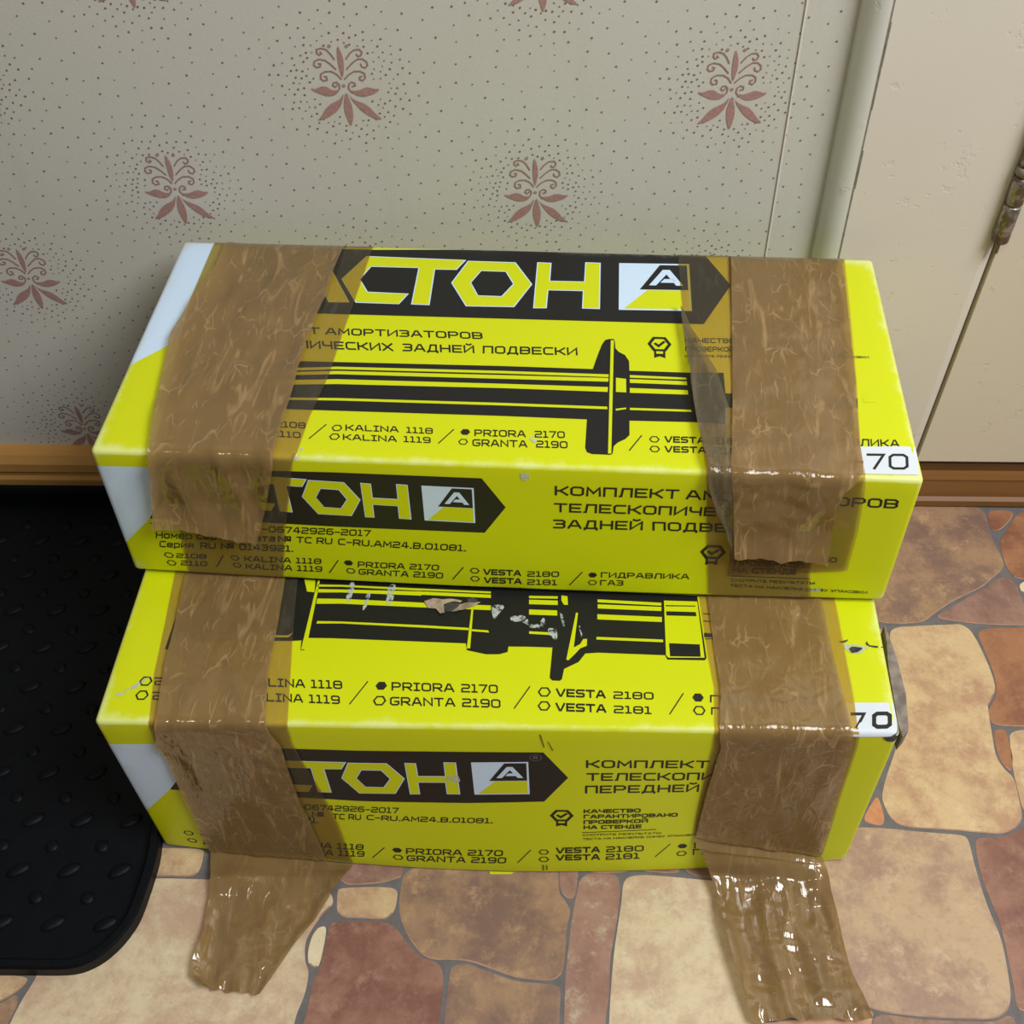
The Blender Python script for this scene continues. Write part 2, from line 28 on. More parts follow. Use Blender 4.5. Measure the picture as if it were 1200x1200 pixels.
tapes = {'up_left_base': [(26.5, -3.5, 156.8, -3.5), (26.5, 0.4, 156.8, 0.4), (25.9, 82.5, 153.3, 72.1), (30.3, 122.6, 150.6, 116.7), (35.7, 169.7, 148.5, 164.1), (40.6, 215.3, 142.7, 210.1), (44.0, 247.6, 140.9, 244.5), (41.4, 262.2, 137.5, 257.1), (42.8, 288.5, 132.1, 283.2), (45.8, 320.6, 123.7, 321.7), (44.1, 349.8, 118.6, 353.8), (42.2, 381.4, 114.0, 381.3)], 'up_left_over': [(37.5, -3.5, 134.3, -3.5), (37.5, 0.4, 134.3, 0.4), (38.6, 43.7, 131.5, 45.1), (29.7, 86.7, 131.0, 77.5), (25.2, 129.9, 126.5, 125.0), (30.9, 179.4, 126.4, 174.6), (37.7, 224.2, 126.4, 224.0), (42.4, 249.3, 126.0, 252.1), (40.3, 262.3, 123.4, 262.1), (37.9, 275.5, 120.7, 272.5), (34.1, 298.1, 113.9, 297.6), (30.9, 317.8, 103.1, 331.7)], 'up_right_base': [(403.4, -3.5, 526.9, -3.5), (403.4, 0.4, 526.9, 0.4), (405.2, 76.3, 519.2, 70.9), (408.5, 132.1, 512.8, 127.0), (412.5, 187.8, 506.4, 183.1), (414.9, 242.9, 498.3, 238.7), (416.2, 255.1, 496.3, 251.1), (417.5, 267.7, 497.1, 263.5), (419.7, 289.2, 500.3, 302.9), (425.9, 344.1, 500.0, 348.4), (429.9, 377.6, 511.5, 412.0)], 'up_right_second': [(444.0, -3.5, 537.1, -3.5), (444.0, 0.4, 537.1, 0.4), (441.7, 74.5, 532.9, 70.2), (438.0, 159.2, 527.1, 154.8), (433.6, 224.7, 521.1, 220.3), (432.4, 244.5, 520.8, 240.0), (433.4, 255.9, 521.1, 251.5), (435.5, 269.3, 522.9, 264.7), (439.2, 306.0, 525.8, 303.5), (441.9, 356.0, 526.5, 346.2)], 'up_right_over': [(446.0, -3.5, 533.1, -3.5), (446.0, 0.4, 533.1, 0.4), (442.4, 74.5, 530.3, 70.4), (438.0, 159.2, 525.4, 154.9), (433.6, 224.7, 520.0, 220.3), (431.8, 244.5, 520.0, 237.6), (432.4, 252.7, 518.8, 247.2), (434.3, 264.2, 507.9, 260.4), (436.9, 281.3, 506.4, 277.6), (443.0, 328.0, 508.4, 329.6)], 'up_right_fold': [(402.7, 75.3, 404.5, 77.4), (403.7, 105.4, 412.0, 105.0), (406.6, 151.4, 426.3, 150.4), (408.8, 191.5, 433.8, 190.3), (412.1, 225.8, 432.4, 224.7), (415.3, 245.3, 431.8, 244.5), (416.8, 255.1, 432.6, 254.2), (422.7, 273.4, 435.3, 272.7), (434.1, 302.7, 439.4, 302.4), (441.7, 327.1, 443.1, 329.0)], 'low_left_base': [(23.4, 137.2, 120.5, 135.4), (25.3, 153.5, 120.2, 156.8), (29.6, 203.1, 124.6, 201.4), (32.7, 245.5, 130.2, 243.8), (38.5, 280.2, 134.5, 278.6), (37.6, 295.2, 135.3, 294.3), (36.5, 311.3, 135.0, 307.4), (39.7, 330.0, 138.9, 332.6), (40.5, 378.5, 147.2, 374.8), (40.0, 422.9, 153.3, 416.9), (39.5, 473.6, 157.6, 474.8)], 'low_left_over': [(32.6, 137.1, 110.6, 135.6), (34.4, 153.3, 111.0, 157.0), (37.8, 203.0, 113.3, 201.6), (38.6, 237.3, 114.3, 244.0), (44.4, 280.1, 119.1, 278.8), (41.9, 295.1, 123.3, 294.7), (37.7, 311.3, 127.1, 307.6), (40.3, 330.0, 126.9, 337.8), (39.8, 378.6, 128.4, 376.3), (40.7, 422.7, 132.3, 419.2), (39.9, 475.0, 137.0, 472.7)], 'low_right_base': [(424.5, 151.2, 528.3, 157.7), (426.3, 167.0, 529.4, 174.2), (430.1, 224.4, 530.5, 218.8), (432.8, 250.1, 531.3, 254.2), (431.0, 280.4, 530.5, 280.7), (431.3, 290.6, 532.2, 290.2), (431.9, 301.3, 533.5, 302.5), (429.7, 352.2, 534.6, 368.0), (428.7, 395.9, 536.7, 420.7), (428.7, 424.4, 538.1, 464.9)], 'low_right_over': [(431.7, 151.1, 515.3, 158.0), (432.8, 176.7, 518.5, 174.3), (435.0, 224.3, 520.6, 219.0), (437.1, 250.0, 523.2, 250.7), (434.6, 280.3, 525.8, 280.8), (434.9, 290.5, 527.5, 290.3), (437.2, 301.2, 528.9, 303.7), (432.9, 359.1, 532.0, 374.2), (431.4, 395.9, 534.7, 420.5), (430.7, 424.5, 535.6, 463.1)]}
tails = {'left': [[-0.2375, 0.3978, -0.1308, 0.3989], [-0.2363, 0.3802, -0.1406, 0.3825], [-0.2364, 0.3629, -0.1517, 0.3631], [-0.236, 0.3481, -0.1617, 0.3475], [-0.2393, 0.3297, -0.1707, 0.3324], [-0.2379, 0.3189, -0.1783, 0.3175], [-0.2274, 0.3114, -0.1849, 0.3061]], 'right': [[0.1601, 0.4018, 0.255, 0.3985], [0.1644, 0.3912, 0.2554, 0.3893], [0.1658, 0.3738, 0.2585, 0.3692], [0.1677, 0.3554, 0.2591, 0.351], [0.1733, 0.3253, 0.2617, 0.3268], [0.1767, 0.307, 0.266, 0.3091], [0.1802, 0.2899, 0.2697, 0.2925]]}
stones = [('brown', [[0.417, 0.8182], [0.444, 0.8172], [0.4673, 0.8175], [0.4843, 0.8156], [0.4925, 0.8099], [0.4938, 0.797], [0.4908, 0.7791], [0.4927, 0.7616], [0.4943, 0.742], [0.4926, 0.7312], [0.4794, 0.7203], [0.4649, 0.7073], [0.4439, 0.6966], [0.4226, 0.6838], [0.4073, 0.6724], [0.3952, 0.6627], [0.3726, 0.6609], [0.3498, 0.6622], [0.3435, 0.6931], [0.3672, 0.765]]), ('rust', [[0.497, 0.8087], [0.5121, 0.8107], [0.5248, 0.8078], [0.5175, 0.796], [0.5043, 0.783], [0.496, 0.7804], [0.4929, 0.7867]]), ('rust', [[0.5269, 0.8052], [0.535, 0.8079], [0.5694, 0.8083], [0.541, 0.7176], [0.5084, 0.7171], [0.4993, 0.7194], [0.4948, 0.7324], [0.4967, 0.7592], [0.4985, 0.7691], [0.5097, 0.7818]]), ('rose', [[0.4065, 0.6691], [0.4274, 0.6816], [0.4511, 0.6967], [0.4685, 0.7073], [0.4846, 0.7192], [0.4923, 0.7205], [0.498, 0.7147], [0.4993, 0.6973], [0.4992, 0.6859], [0.4981, 0.6598], [0.4753, 0.6606], [0.4525, 0.6612], [0.4267, 0.6644]]), ('cream', [[0.5012, 0.71], [0.5077, 0.7148], [0.5142, 0.7137], [0.5082, 0.6997], [0.5012, 0.7008]]), ('tan', [[0.3628, 0.6564], [0.3899, 0.6589], [0.4204, 0.6608], [0.4313, 0.6616], [0.4385, 0.6551], [0.4415, 0.6433], [0.4436, 0.6284], [0.4454, 0.6096], [0.4452, 0.5913], [0.441, 0.5812], [0.4319, 0.5693], [0.4322, 0.5688], [0.4298, 0.5554], [0.4273, 0.5349], [0.425, 0.5178], [0.429, 0.5053], [0.4353, 0.4971], [0.4338, 0.4795], [0.4321, 0.461], [0.4258, 0.4519], [0.4119, 0.4446], [0.3955, 0.4452], [0.3654, 0.448], [0.3348, 0.4492], [0.3227, 0.4534], [0.318, 0.4651], [0.3165, 0.481], [0.3481, 0.5413], [0.3556, 0.5635], [0.3563, 0.6065], [0.3579, 0.638]]), ('rust', [[0.4441, 0.6563], [0.491, 0.658], [0.5225, 0.6583], [0.4742, 0.5485], [0.4385, 0.5481], [0.4295, 0.5524], [0.4314, 0.5658], [0.44, 0.5765], [0.4427, 0.5812], [0.4464, 0.5913], [0.4474, 0.6138], [0.4453, 0.6348]]), ('rust', [[0.4306, 0.5451], [0.4415, 0.5452], [0.4411, 0.5351], [0.44, 0.518], [0.4349, 0.5018], [0.4281, 0.5109], [0.4277, 0.5292]]), ('tan', [[0.4445, 0.5444], [0.4784, 0.5456], [0.4533, 0.4639], [0.4335, 0.4637], [0.4346, 0.4822], [0.4359, 0.5012], [0.4404, 0.5265]]), ('orange', [[0.3138, 0.4796], [0.3153, 0.4637], [0.3146, 0.4546], [0.3102, 0.4507], [0.2955, 0.4544], [0.3059, 0.4702]]), ('grey', [[0.2584, 0.4463], [0.2946, 0.4498], [0.3204, 0.4483], [0.3412, 0.4459], [0.3762, 0.4437], [0.3811, 0.44], [0.3799, 0.4176], [0.3804, 0.3935], [0.3816, 0.3772], [0.3849, 0.3567], [0.3831, 0.3347], [0.3802, 0.3133], [0.3748, 0.3019], [0.3635, 0.2956], [0.3382, 0.2958], [0.3067, 0.2971], [0.2798, 0.2999], [0.2699, 0.304], [0.248, 0.3121], [0.2393, 0.3553], [0.2514, 0.4261]]), ('red', [[0.3848, 0.4362], [0.3897, 0.4413], [0.4086, 0.4415], [0.4302, 0.4507], [0.4549, 0.4535], [0.4076, 0.3011], [0.3863, 0.3009], [0.3811, 0.305], [0.3836, 0.3176], [0.3854, 0.339], [0.3874, 0.3658], [0.3848, 0.3888], [0.3824, 0.4054]]), ('brown', [[0.2715, 0.2958], [0.2817, 0.2989], [0.3062, 0.2951], [0.3336, 0.2943], [0.363, 0.2936], [0.3729, 0.2988], [0.3787, 0.2968], [0.3738, 0.2727], [0.2655, 0.2717]]), ('peach', [[0.1793, 0.2891], [0.1885, 0.2913], [0.2215, 0.2945], [0.2579, 0.2991], [0.2704, 0.3021], [0.2736, 0.2993], [0.2693, 0.2893], [0.263, 0.2725], [0.177, 0.2717]]), ('tan', [[-0.3295, 0.4239], [-0.2852, 0.4253], [-0.2493, 0.4247], [-0.2491, 0.4191], [-0.2491, 0.41], [-0.2512, 0.4027], [-0.2567, 0.4004], [-0.2792, 0.4009], [-0.3239, 0.401]]), ('pale', [[-0.3402, 0.3973], [-0.3059, 0.3976], [-0.2806, 0.3993], [-0.2495, 0.3987], [-0.2374, 0.3983], [-0.2097, 0.4224], [-0.1902, 0.4167], [-0.1427, 0.3902], [-0.1379, 0.3799], [-0.1459, 0.3715], [-0.1533, 0.3587], [-0.1573, 0.3479], [-0.1554, 0.3339], [-0.1509, 0.3253], [-0.1522, 0.3083], [-0.1576, 0.2918], [-0.1575, 0.2663], [-0.3699, 0.2708], [-0.3644, 0.2996], [-0.3582, 0.3169], [-0.3554, 0.3298], [-0.3481, 0.3631]]), ('tan', [[-0.3981, 0.3205], [-0.3618, 0.3209], [-0.366, 0.3105], [-0.3791, 0.301], [-0.3914, 0.2993]]), ('brown', [[-0.3909, 0.2978], [-0.3787, 0.2995], [-0.3677, 0.3081], [-0.3652, 0.2996], [-0.3681, 0.2881], [-0.3708, 0.2738], [-0.3832, 0.2737]]), ('rose', [[-0.1481, 0.4132], [-0.0861, 0.4138], [-0.0857, 0.408], [-0.0857, 0.4022], [-0.0996, 0.3972], [-0.1177, 0.3952], [-0.1323, 0.395]]), ('tan', [[-0.1369, 0.3902], [-0.1338, 0.3925], [-0.1066, 0.3939], [-0.0883, 0.3926], [-0.0887, 0.3794], [-0.0904, 0.373], [-0.0962, 0.3668], [-0.1115, 0.3678], [-0.1348, 0.3683]]), ('cream', [[-0.1421, 0.3615], [-0.1418, 0.3516], [-0.1437, 0.3305], [-0.1478, 0.3287], [-0.1526, 0.3321], [-0.1542, 0.3409], [-0.1526, 0.3533], [-0.1482, 0.3605]]), ('red', [[-0.138, 0.3646], [-0.1148, 0.3654], [-0.0969, 0.365], [-0.0877, 0.3611], [-0.0779, 0.3487], [-0.0685, 0.3382], [-0.0525, 0.3331], [-0.049, 0.3262], [-0.0487, 0.3093], [-0.0508, 0.2673], [-0.155, 0.2663], [-0.149, 0.2968], [-0.1474, 0.3185], [-0.1428, 0.3305], [-0.1409, 0.3516], [-0.1403, 0.3615]]), ('brown', [[-0.0843, 0.4138], [-0.0869, 0.3869], [-0.0857, 0.3702], [-0.0783, 0.354], [-0.0668, 0.3399], [-0.0578, 0.3357], [-0.0316, 0.3359], [-0.014, 0.33], [0.0034, 0.3237], [0.0121, 0.3222], [0.0345, 0.3202], [0.0424, 0.3271], [0.0446, 0.3445], [0.0459, 0.3624], [0.0498, 0.3753], [0.0455, 0.3836], [0.0402, 0.3901], [0.0407, 0.4151]]), ('brown', [[-0.0428, 0.3315], [-0.0316, 0.3337], [-0.0175, 0.3283], [0.0, 0.3224], [0.0086, 0.32], [0.0345, 0.3182], [0.0405, 0.316], [0.0393, 0.3002], [0.0378, 0.2681], [-0.0475, 0.2673], [-0.046, 0.306], [-0.0442, 0.3229]]), ('rose', [[0.0417, 0.4151], [0.0574, 0.4153], [0.055, 0.3959], [0.0529, 0.3865], [0.0483, 0.3849], [0.043, 0.3892], [0.0413, 0.3958]]), ('rosepale', [[0.059, 0.4065], [0.0857, 0.4068], [0.0895, 0.402], [0.0893, 0.3887], [0.0854, 0.3664], [0.0809, 0.3484], [0.0784, 0.3344], [0.0768, 0.3105], [0.073, 0.2939], [0.0718, 0.2684], [0.0411, 0.2681], [0.0427, 0.3002], [0.0442, 0.3271], [0.0474, 0.3499], [0.0506, 0.3716], [0.0538, 0.3865]]), ('pale', [[0.0929, 0.4033], [0.1078, 0.4063], [0.1332, 0.4044], [0.1612, 0.4018], [0.2361, 0.3968], [0.2359, 0.3553], [0.2298, 0.2999], [0.1875, 0.2934], [0.1645, 0.261], [0.073, 0.2602], [0.0774, 0.3103], [0.0826, 0.3471], [0.0898, 0.3812]]), ('tan', [[0.0639, 0.4153], [0.1047, 0.4157], [0.1044, 0.4109], [0.0931, 0.4078], [0.0747, 0.4067], [0.0655, 0.4079]]), ('rose', [[0.1084, 0.4158], [0.1383, 0.418], [0.1392, 0.4073], [0.1226, 0.4077], [0.1071, 0.4095]]), ('rose', [[0.1411, 0.4181], [0.1646, 0.4203], [0.1868, 0.4049], [0.159, 0.4031], [0.1447, 0.4074]])]
motif = {'leaf': [[(-1.5, 31.6), (0.1, 27.9), (1.6, 23.0), (2.0, 17.1), (1.2, 11.2), (0.0, 6.5), (-0.8, 7.7), (-1.9, 12.8), (-2.4, 19.6), (-2.3, 26.3)], [(-26.2, -2.4), (-22.2, -3.3), (-17.8, -1.0), (-13.7, -1.0), (-10.6, -3.1), (-7.5, -4.4), (-3.2, -3.1), (-5.2, -6.2), (-8.7, -8.4), (-14.5, -8.7), (-19.3, -6.7), (-23.2, -5.0)], [(27.7, -2.3), (24.0, -2.8), (20.0, -1.4), (16.7, -1.4), (12.4, -3.4), (9.0, -4.4), (5.8, -3.9), (6.4, -6.0), (10.3, -8.4), (15.2, -9.0), (21.1, -7.2), (25.5, -5.0)], [(-0.6, -6.1), (-3.2, -10.5), (-6.7, -12.8), (-12.0, -15.5), (-16.2, -19.5), (-19.4, -25.0), (-23.7, -29.6), (-16.7, -27.7), (-11.3, -24.4), (-6.7, -20.8), (-3.8, -16.7), (-1.8, -11.4)], [(1.0, -6.1), (-0.2, -9.6), (-1.5, -16.7), (-1.1, -23.0), (0.4, -28.4), (2.5, -34.3), (4.3, -29.3), (5.2, -22.0), (4.6, -15.8), (3.0, -11.3), (2.2, -7.0)], [(2.7, -6.1), (5.1, -10.4), (9.9, -13.0), (15.5, -15.2), (19.3, -18.7), (23.1, -23.6), (27.8, -27.9), (22.8, -27.7), (17.1, -24.6), (12.4, -21.0), (8.7, -16.6), (5.0, -11.3)]], 'curl': [[(-5.1, 20.8), (-7.5, 25.0), (-10.3, 28.2), (-14.2, 29.3), (-17.4, 28.2), (-17.7, 25.4), (-16.0, 24.0), (-14.0, 25.1), (-14.9, 26.3)], [(-4.7, 13.0), (-8.4, 17.0), (-12.1, 19.9), (-16.8, 20.7), (-20.3, 19.0), (-21.0, 16.0), (-19.2, 14.2), (-16.3, 14.8), (-15.6, 16.9), (-17.2, 17.3)], [(-1.5, 5.2), (-4.4, 9.0), (-8.2, 11.1), (-13.1, 11.0), (-16.6, 8.9), (-17.0, 5.4), (-15.2, 3.5), (-12.2, 4.2), (-12.4, 6.8), (-13.9, 7.2)], [(-6.8, -5.7), (-3.6, -3.1), (-3.2, 0.4), (-5.1, 2.5), (-7.6, 2.1), (-8.5, -0.1), (-6.7, -1.4), (-5.3, -0.1)], [(4.1, 21.3), (7.1, 25.5), (10.5, 28.2), (14.6, 28.7), (16.4, 26.4), (15.4, 23.9), (13.3, 23.2), (12.2, 24.7)], [(3.8, 13.3), (7.9, 17.6), (12.3, 21.0), (16.3, 21.3), (19.3, 19.0), (19.7, 16.0), (17.7, 14.3), (15.3, 15.1), (14.7, 17.2)], [(1.4, 5.2), (4.6, 8.6), (8.9, 11.3), (13.8, 11.5), (16.9, 9.6), (17.2, 6.2), (15.1, 4.0), (12.8, 4.9), (13.0, 7.0), (14.6, 7.5)], [(6.0, -6.0), (3.6, -2.6), (4.0, 0.9), (6.4, 2.8), (8.8, 1.8), (8.8, -0.3), (6.5, -0.8)]], 'dot': [[(-7.8, 30.9)], [(5.2, 31.0)], [(-0.0, -0.3)]]}
mat = [[-0.2838, 0.4282], [-0.2828, 0.4134], [-0.2841, 0.3919], [-0.2875, 0.3625], [-0.2964, 0.3441], [-0.3078, 0.331], [-0.3204, 0.3236], [-0.334, 0.3208], [-0.3805, 0.3212], [-0.4286, 0.3215]]

BOX_UP = dict(L=.56, D=.25, H=.133, r=.004, bulge=.004, sag=.003, c=[
 (-.2905,.5566,.3280),(.2777,.5355,.3284),(-.2763,.8078,.3258),(.2934,.7855,.3302),
 (-.2899,.5566,.1985),(.2814,.5337,.1985),(-.2757,.8078,.1985),(.2960,.7855,.1985)])
BOX_LOW = dict(L=.56, D=.285, H=.195, r=.004, bulge=.017, sag=.0, c=[
 (-.2892,.4239,.1950),(.2708,.4210,.1943),(-.2794,.7087,.1950),(.2864,.7056,.1950),
 (-.2827,.4274,.0),(.2754,.4197,.0),(-.2794,.7087,.0),(.2864,.7056,.0)])

def warp(b, p):
    """local box coordinates (metres) -> world: trilinear between the eight corners plus the bulged front."""
    a, d, c = p[0]/b['L'], p[1]/b['D'], p[2]/b['H']
    k = b['c']; out = []
    for i in range(3):
        t = (1-d)*((1-a)*k[0][i]+a*k[1][i]) + d*((1-a)*k[2][i]+a*k[3][i])
        f = (1-d)*((1-a)*k[4][i]+a*k[5][i]) + d*((1-a)*k[6][i]+a*k[7][i])
        out.append(c*t+(1-c)*f)
    aa = min(max(a, 0), 1); cc = min(max(c, 0), 1); dd = min(max(d, 0), 1)
    out[1] -= b['bulge']*math.sin(math.pi*aa)*(1-cc)**1.2*(1-dd)**2
    return out

def rounded(b, p, h=0.0):
    """pull a point of the sharp box surface onto the rounded one and lift it by h."""
    dims = (b['L'], b['D'], b['H']); r = b['r']
    q = [min(max(p[i], r), dims[i]-r) for i in range(3)]
    v = [p[i]-q[i] for i in range(3)]
    n = math.sqrt(v[0]**2+v[1]**2+v[2]**2) or 1
    return warp(b, [q[i]+v[i]/n*(r+h) for i in range(3)])

def sheet(b, u, s, h=0.0):
    """u along the length; s runs from the back edge over the top and down the front."""
    if u < 0:            # round the left-hand fold onto the end panel
        return rounded(b, (0, b['D']-s, b['H']+u) if s <= b['D'] else (0, -u, b['H']-(s-b['D'])), h)
    if s < 0:            # and the rear fold onto the back panel
        return rounded(b, (u, b['D'], b['H']+s), h)
    if s <= b['D']:
        return rounded(b, (u, b['D']-s, b['H']), h)
    return rounded(b, (u, 0, b['H']-(s-b['D'])), h)

def C(name, *rgb):
    """sRGB 0-255 -> linear rgba"""
    f = lambda v: (v/255/12.92) if v/255 <= .04045 else ((v/255+.055)/1.055)**2.4
    return tuple(f(v) for v in rgb)+(1.0,)
def S(r, g, b, k=1.0):
    c = C('', r, g, b)
    return (min(c[0]*k, .93), min(c[1]*k, .93), min(c[2]*k, .93), 1)

# ------------------------------------------------------------------ helpers
def add(name, verts, faces, mats, parent=None, base=(0, 0, 0), idx=None, smooth=False, uvs=None, attr=None):
    """link ONE mesh object; verts are world coordinates, base is the origin of the thing"""
    me = bpy.data.meshes.new(name)
    me.from_pydata([(v[0]-base[0], v[1]-base[1], v[2]-base[2]) for v in verts], [], faces)
    for m in (mats if isinstance(mats, (list, tuple)) else [mats]):
        me.materials.append(m)
    if idx is not None:
        me.polygons.foreach_set('material_index', idx)
    if smooth is True:
        me.polygons.foreach_set('use_smooth', [True]*len(faces))
    elif smooth:
        me.polygons.foreach_set('use_smooth', smooth)
    if uvs is not None:
        lay = me.uv_layers.new(name='UVMap')
        flat = []
        for lp in me.loops:
            flat += list(uvs[lp.vertex_index])
        lay.data.foreach_set('uv', flat)
    if attr is not None:
        a = me.attributes.new('wear', 'FLOAT', 'POINT')
        a.data.foreach_set('value', attr)
    me.update()
    o = bpy.data.objects.new(name, me)
    bpy.context.scene.collection.objects.link(o)
    if parent is not None:
        o.parent = parent
    else:
        o.location = base
    return o

def struct(o):
    o['kind'] = 'structure'
    return o

def tag(o, label, cat, group=None):
    o['label'] = label; o['category'] = cat
    if group: o['group'] = group
    return o

def empty(name, loc):
    o = bpy.data.objects.new(name, None)
    o.empty_display_size = .05
    bpy.context.scene.collection.objects.link(o)
    o.location = loc
    return o

class Soup:
    """vertices and faces of one mesh"""
    def __init__(s): s.v = []; s.f = []; s.m = []; s.sm = []; s.w = []
    def put(s, verts, faces, mat=0, smooth=False, wear=None):
        n = len(s.v); s.v += [tuple(q) for q in verts]
        s.f += [tuple(n+i for i in f) for f in faces]
        s.m += [mat]*len(faces); s.sm += [smooth]*len(faces)
        s.w += wear if wear else [0.0]*len(verts)
    def box(s, a, b, mat=0):
        (x0, y0, z0), (x1, y1, z1) = a, b
        s.put([(x0,y0,z0),(x1,y0,z0),(x1,y1,z0),(x0,y1,z0),(x0,y0,z1),(x1,y0,z1),(x1,y1,z1),(x0,y1,z1)],
              [(0,3,2,1),(4,5,6,7),(0,1,5,4),(1,2,6,5),(2,3,7,6),(3,0,4,7)], mat)
    def prism(s, prof, x0, x1, mat=0, lean=0.0, smooth=False):
        """closed (y, z) profile swept along x"""
        n = len(prof)
        v = [(x0, y, z) for y, z in prof]+[(x1, y, z) for y, z in prof]
        f = [(i, (i+1) % n, n+(i+1) % n, n+i) for i in range(n)]
        f += [tuple(range(n-1, -1, -1)), tuple(range(n, 2*n))]
        s.put(v, f, mat, smooth)
    def build(s, name, mats, parent=None, base=(0, 0, 0), wear=False):
        o = add(name, s.v, s.f, mats, parent, base, s.m, s.sm, attr=s.w if wear else None)
        return o

def stroke(pts, w, closed=False):
    """mitred strip of width w along a 2D polyline -> quads [(p,p,p,p)]"""
    n = len(pts); L = []; R = []
    for i in range(n):
        p = pts[i]
        a = pts[i-1] if (i > 0 or closed) else None
        b = pts[(i+1) % n] if (i < n-1 or closed) else None
        def un(q, t):
            dx, dy = t[0]-q[0], t[1]-q[1]; l = math.hypot(dx, dy) or 1
            return dx/l, dy/l
        if a is None: d0 = d1 = un(p, b)
        elif b is None: d0 = d1 = un(a, p)
        else: d0, d1 = un(a, p), un(p, b)
        n0 = (-d0[1], d0[0]); n1 = (-d1[1], d1[0])
        mx, my = n0[0]+n1[0], n0[1]+n1[1]; l = math.hypot(mx, my) or 1
        mx /= l; my /= l
        k = min(1/max(.35, mx*n0[0]+my*n0[1]), 1.9)*w/2
        ex = ey = 0
        if a is None: ex, ey = -d1[0]*w/2, -d1[1]*w/2
        if b is None: ex, ey = d0[0]*w/2, d0[1]*w/2
        L.append((p[0]+mx*k+ex, p[1]+my*k+ey)); R.append((p[0]-mx*k+ex, p[1]-my*k+ey))
    return [(R[i], R[(i+1) % n], L[(i+1) % n], L[i]) for i in range(n if closed else n-1)]

def chaikin(p, it=2):
    for _ in range(it):
        q = []
        for i in range(len(p)):
            a, b = p[i], p[(i+1) % len(p)]
            q += [(a[0]*.78+b[0]*.22, a[1]*.78+b[1]*.22), (a[0]*.22+b[0]*.78, a[1]*.22+b[1]*.78)]
        p = q
    return p

def grow(poly, d):
    """offset a polygon outwards by d"""
    A = sum(poly[i][0]*poly[(i+1) % len(poly)][1]-poly[(i+1) % len(poly)][0]*poly[i][1] for i in range(len(poly)))
    sg = 1 if A > 0 else -1; out = []; n = len(poly)
    for i in range(n):
        a, p, b = poly[i-1], poly[i], poly[(i+1) % n]
        l0 = math.hypot(p[0]-a[0], p[1]-a[1]) or 1; l1 = math.hypot(b[0]-p[0], b[1]-p[1]) or 1
        n0 = ((p[1]-a[1])/l0*sg, -(p[0]-a[0])/l0*sg); n1 = ((b[1]-p[1])/l1*sg, -(b[0]-p[0])/l1*sg)
        mx, my = n0[0]+n1[0], n0[1]+n1[1]; l = math.hypot(mx, my) or 1; mx /= l; my /= l
        k = d/max(.5, mx*n0[0]+my*n0[1])
        out.append((p[0]+mx*k, p[1]+my*k))
    return out

def tess(poly, step=None, cuts_y=(), cuts_x=()):
    """triangulate a 2D polygon, optionally slicing it on a grid so that it can follow a curved face"""
    bm = bmesh.new()
    vs = [bm.verts.new((q[0], q[1], 0)) for q in poly]
    f = bm.faces.new(vs)
    bm.normal_update()
    bmesh.ops.triangulate(bm, faces=[f], ngon_method='EAR_CLIP')
    if step:
        xs = [q[0] for q in poly]; ys = [q[1] for q in poly]
        cuts = [((k*step, 0, 0), (1, 0, 0)) for k in range(math.ceil(min(xs)/step), int(max(xs)//step)+1)]
        cuts += [((0, k*step, 0), (0, 1, 0)) for k in range(math.ceil(min(ys)/step), int(max(ys)//step)+1)]
        cuts += [((0, y, 0), (0, 1, 0)) for y in cuts_y if min(ys) < y < max(ys)]
        cuts += [((x, 0, 0), (1, 0, 0)) for x in cuts_x if min(xs) < x < max(xs)]
        for co, no in cuts:
            bmesh.ops.bisect_plane(bm, geom=bm.verts[:]+bm.edges[:]+bm.faces[:], dist=1e-6, plane_co=co, plane_no=no)
    bm.verts.index_update()
    v = [(q.co.x, q.co.y) for q in bm.verts]; fc = [tuple(q.index for q in g.verts) for g in bm.faces]
    bm.free()
    return v, fc

# ------------------------------------------------------------------ materials
def new_mat(name):
    m = bpy.data.materials.new(name); m.use_nodes = True
    nt = m.node_tree; nt.nodes.clear()
    out = nt.nodes.new('ShaderNodeOutputMaterial')
    return m, nt, out
def node(nt, t, **kw):
    n = nt.nodes.new(t)
    for k, v in kw.items():
        if k in n.inputs: n.inputs[k].default_value = v
        else: setattr(n, k, v)
    return n
def mixc(nt, fac, a, b, mode='MIX'):
    n = nt.nodes.new('ShaderNodeMix'); n.data_type = 'RGBA'; n.blend_type = mode
    for s, v in ((0, fac), (6, a), (7, b)):
        if hasattr(v, 'is_output'): nt.links.new(v, n.inputs[s])
        else: n.inputs[s].default_value = v
    return n.outputs[2]
def ramp(nt, src, lo, hi):
    n = nt.nodes.new('ShaderNodeMapRange'); n.inputs[1].default_value = lo; n.inputs[2].default_value = hi
    n.interpolation_type = 'SMOOTHSTEP'
    nt.links.new(src, n.inputs[0]); return n.outputs[0]
def math_(nt, op, a, b):
    n = nt.nodes.new('ShaderNodeMath'); n.operation = op
    for s, v in ((0, a), (1, b)):
        if hasattr(v, 'is_output'): nt.links.new(v, n.inputs[s])
        else: n.inputs[s].default_value = v
    return n.outputs[0]
def noise_(nt, scale, detail=4, rough=.55, coord='Object', stretch=None, distort=0):
    tc = nt.nodes.new('ShaderNodeTexCoord'); src = tc.outputs[coord]
    if stretch:
        mp = nt.nodes.new('ShaderNodeMapping'); mp.inputs['Scale'].default_value = stretch
        nt.links.new(src, mp.inputs['Vector']); src = mp.outputs[0]
    n = node(nt, 'ShaderNodeTexNoise', Scale=scale, Detail=detail, Roughness=rough, Distortion=distort)
    nt.links.new(src, n.inputs['Vector'])
    return n.outputs['Fac']
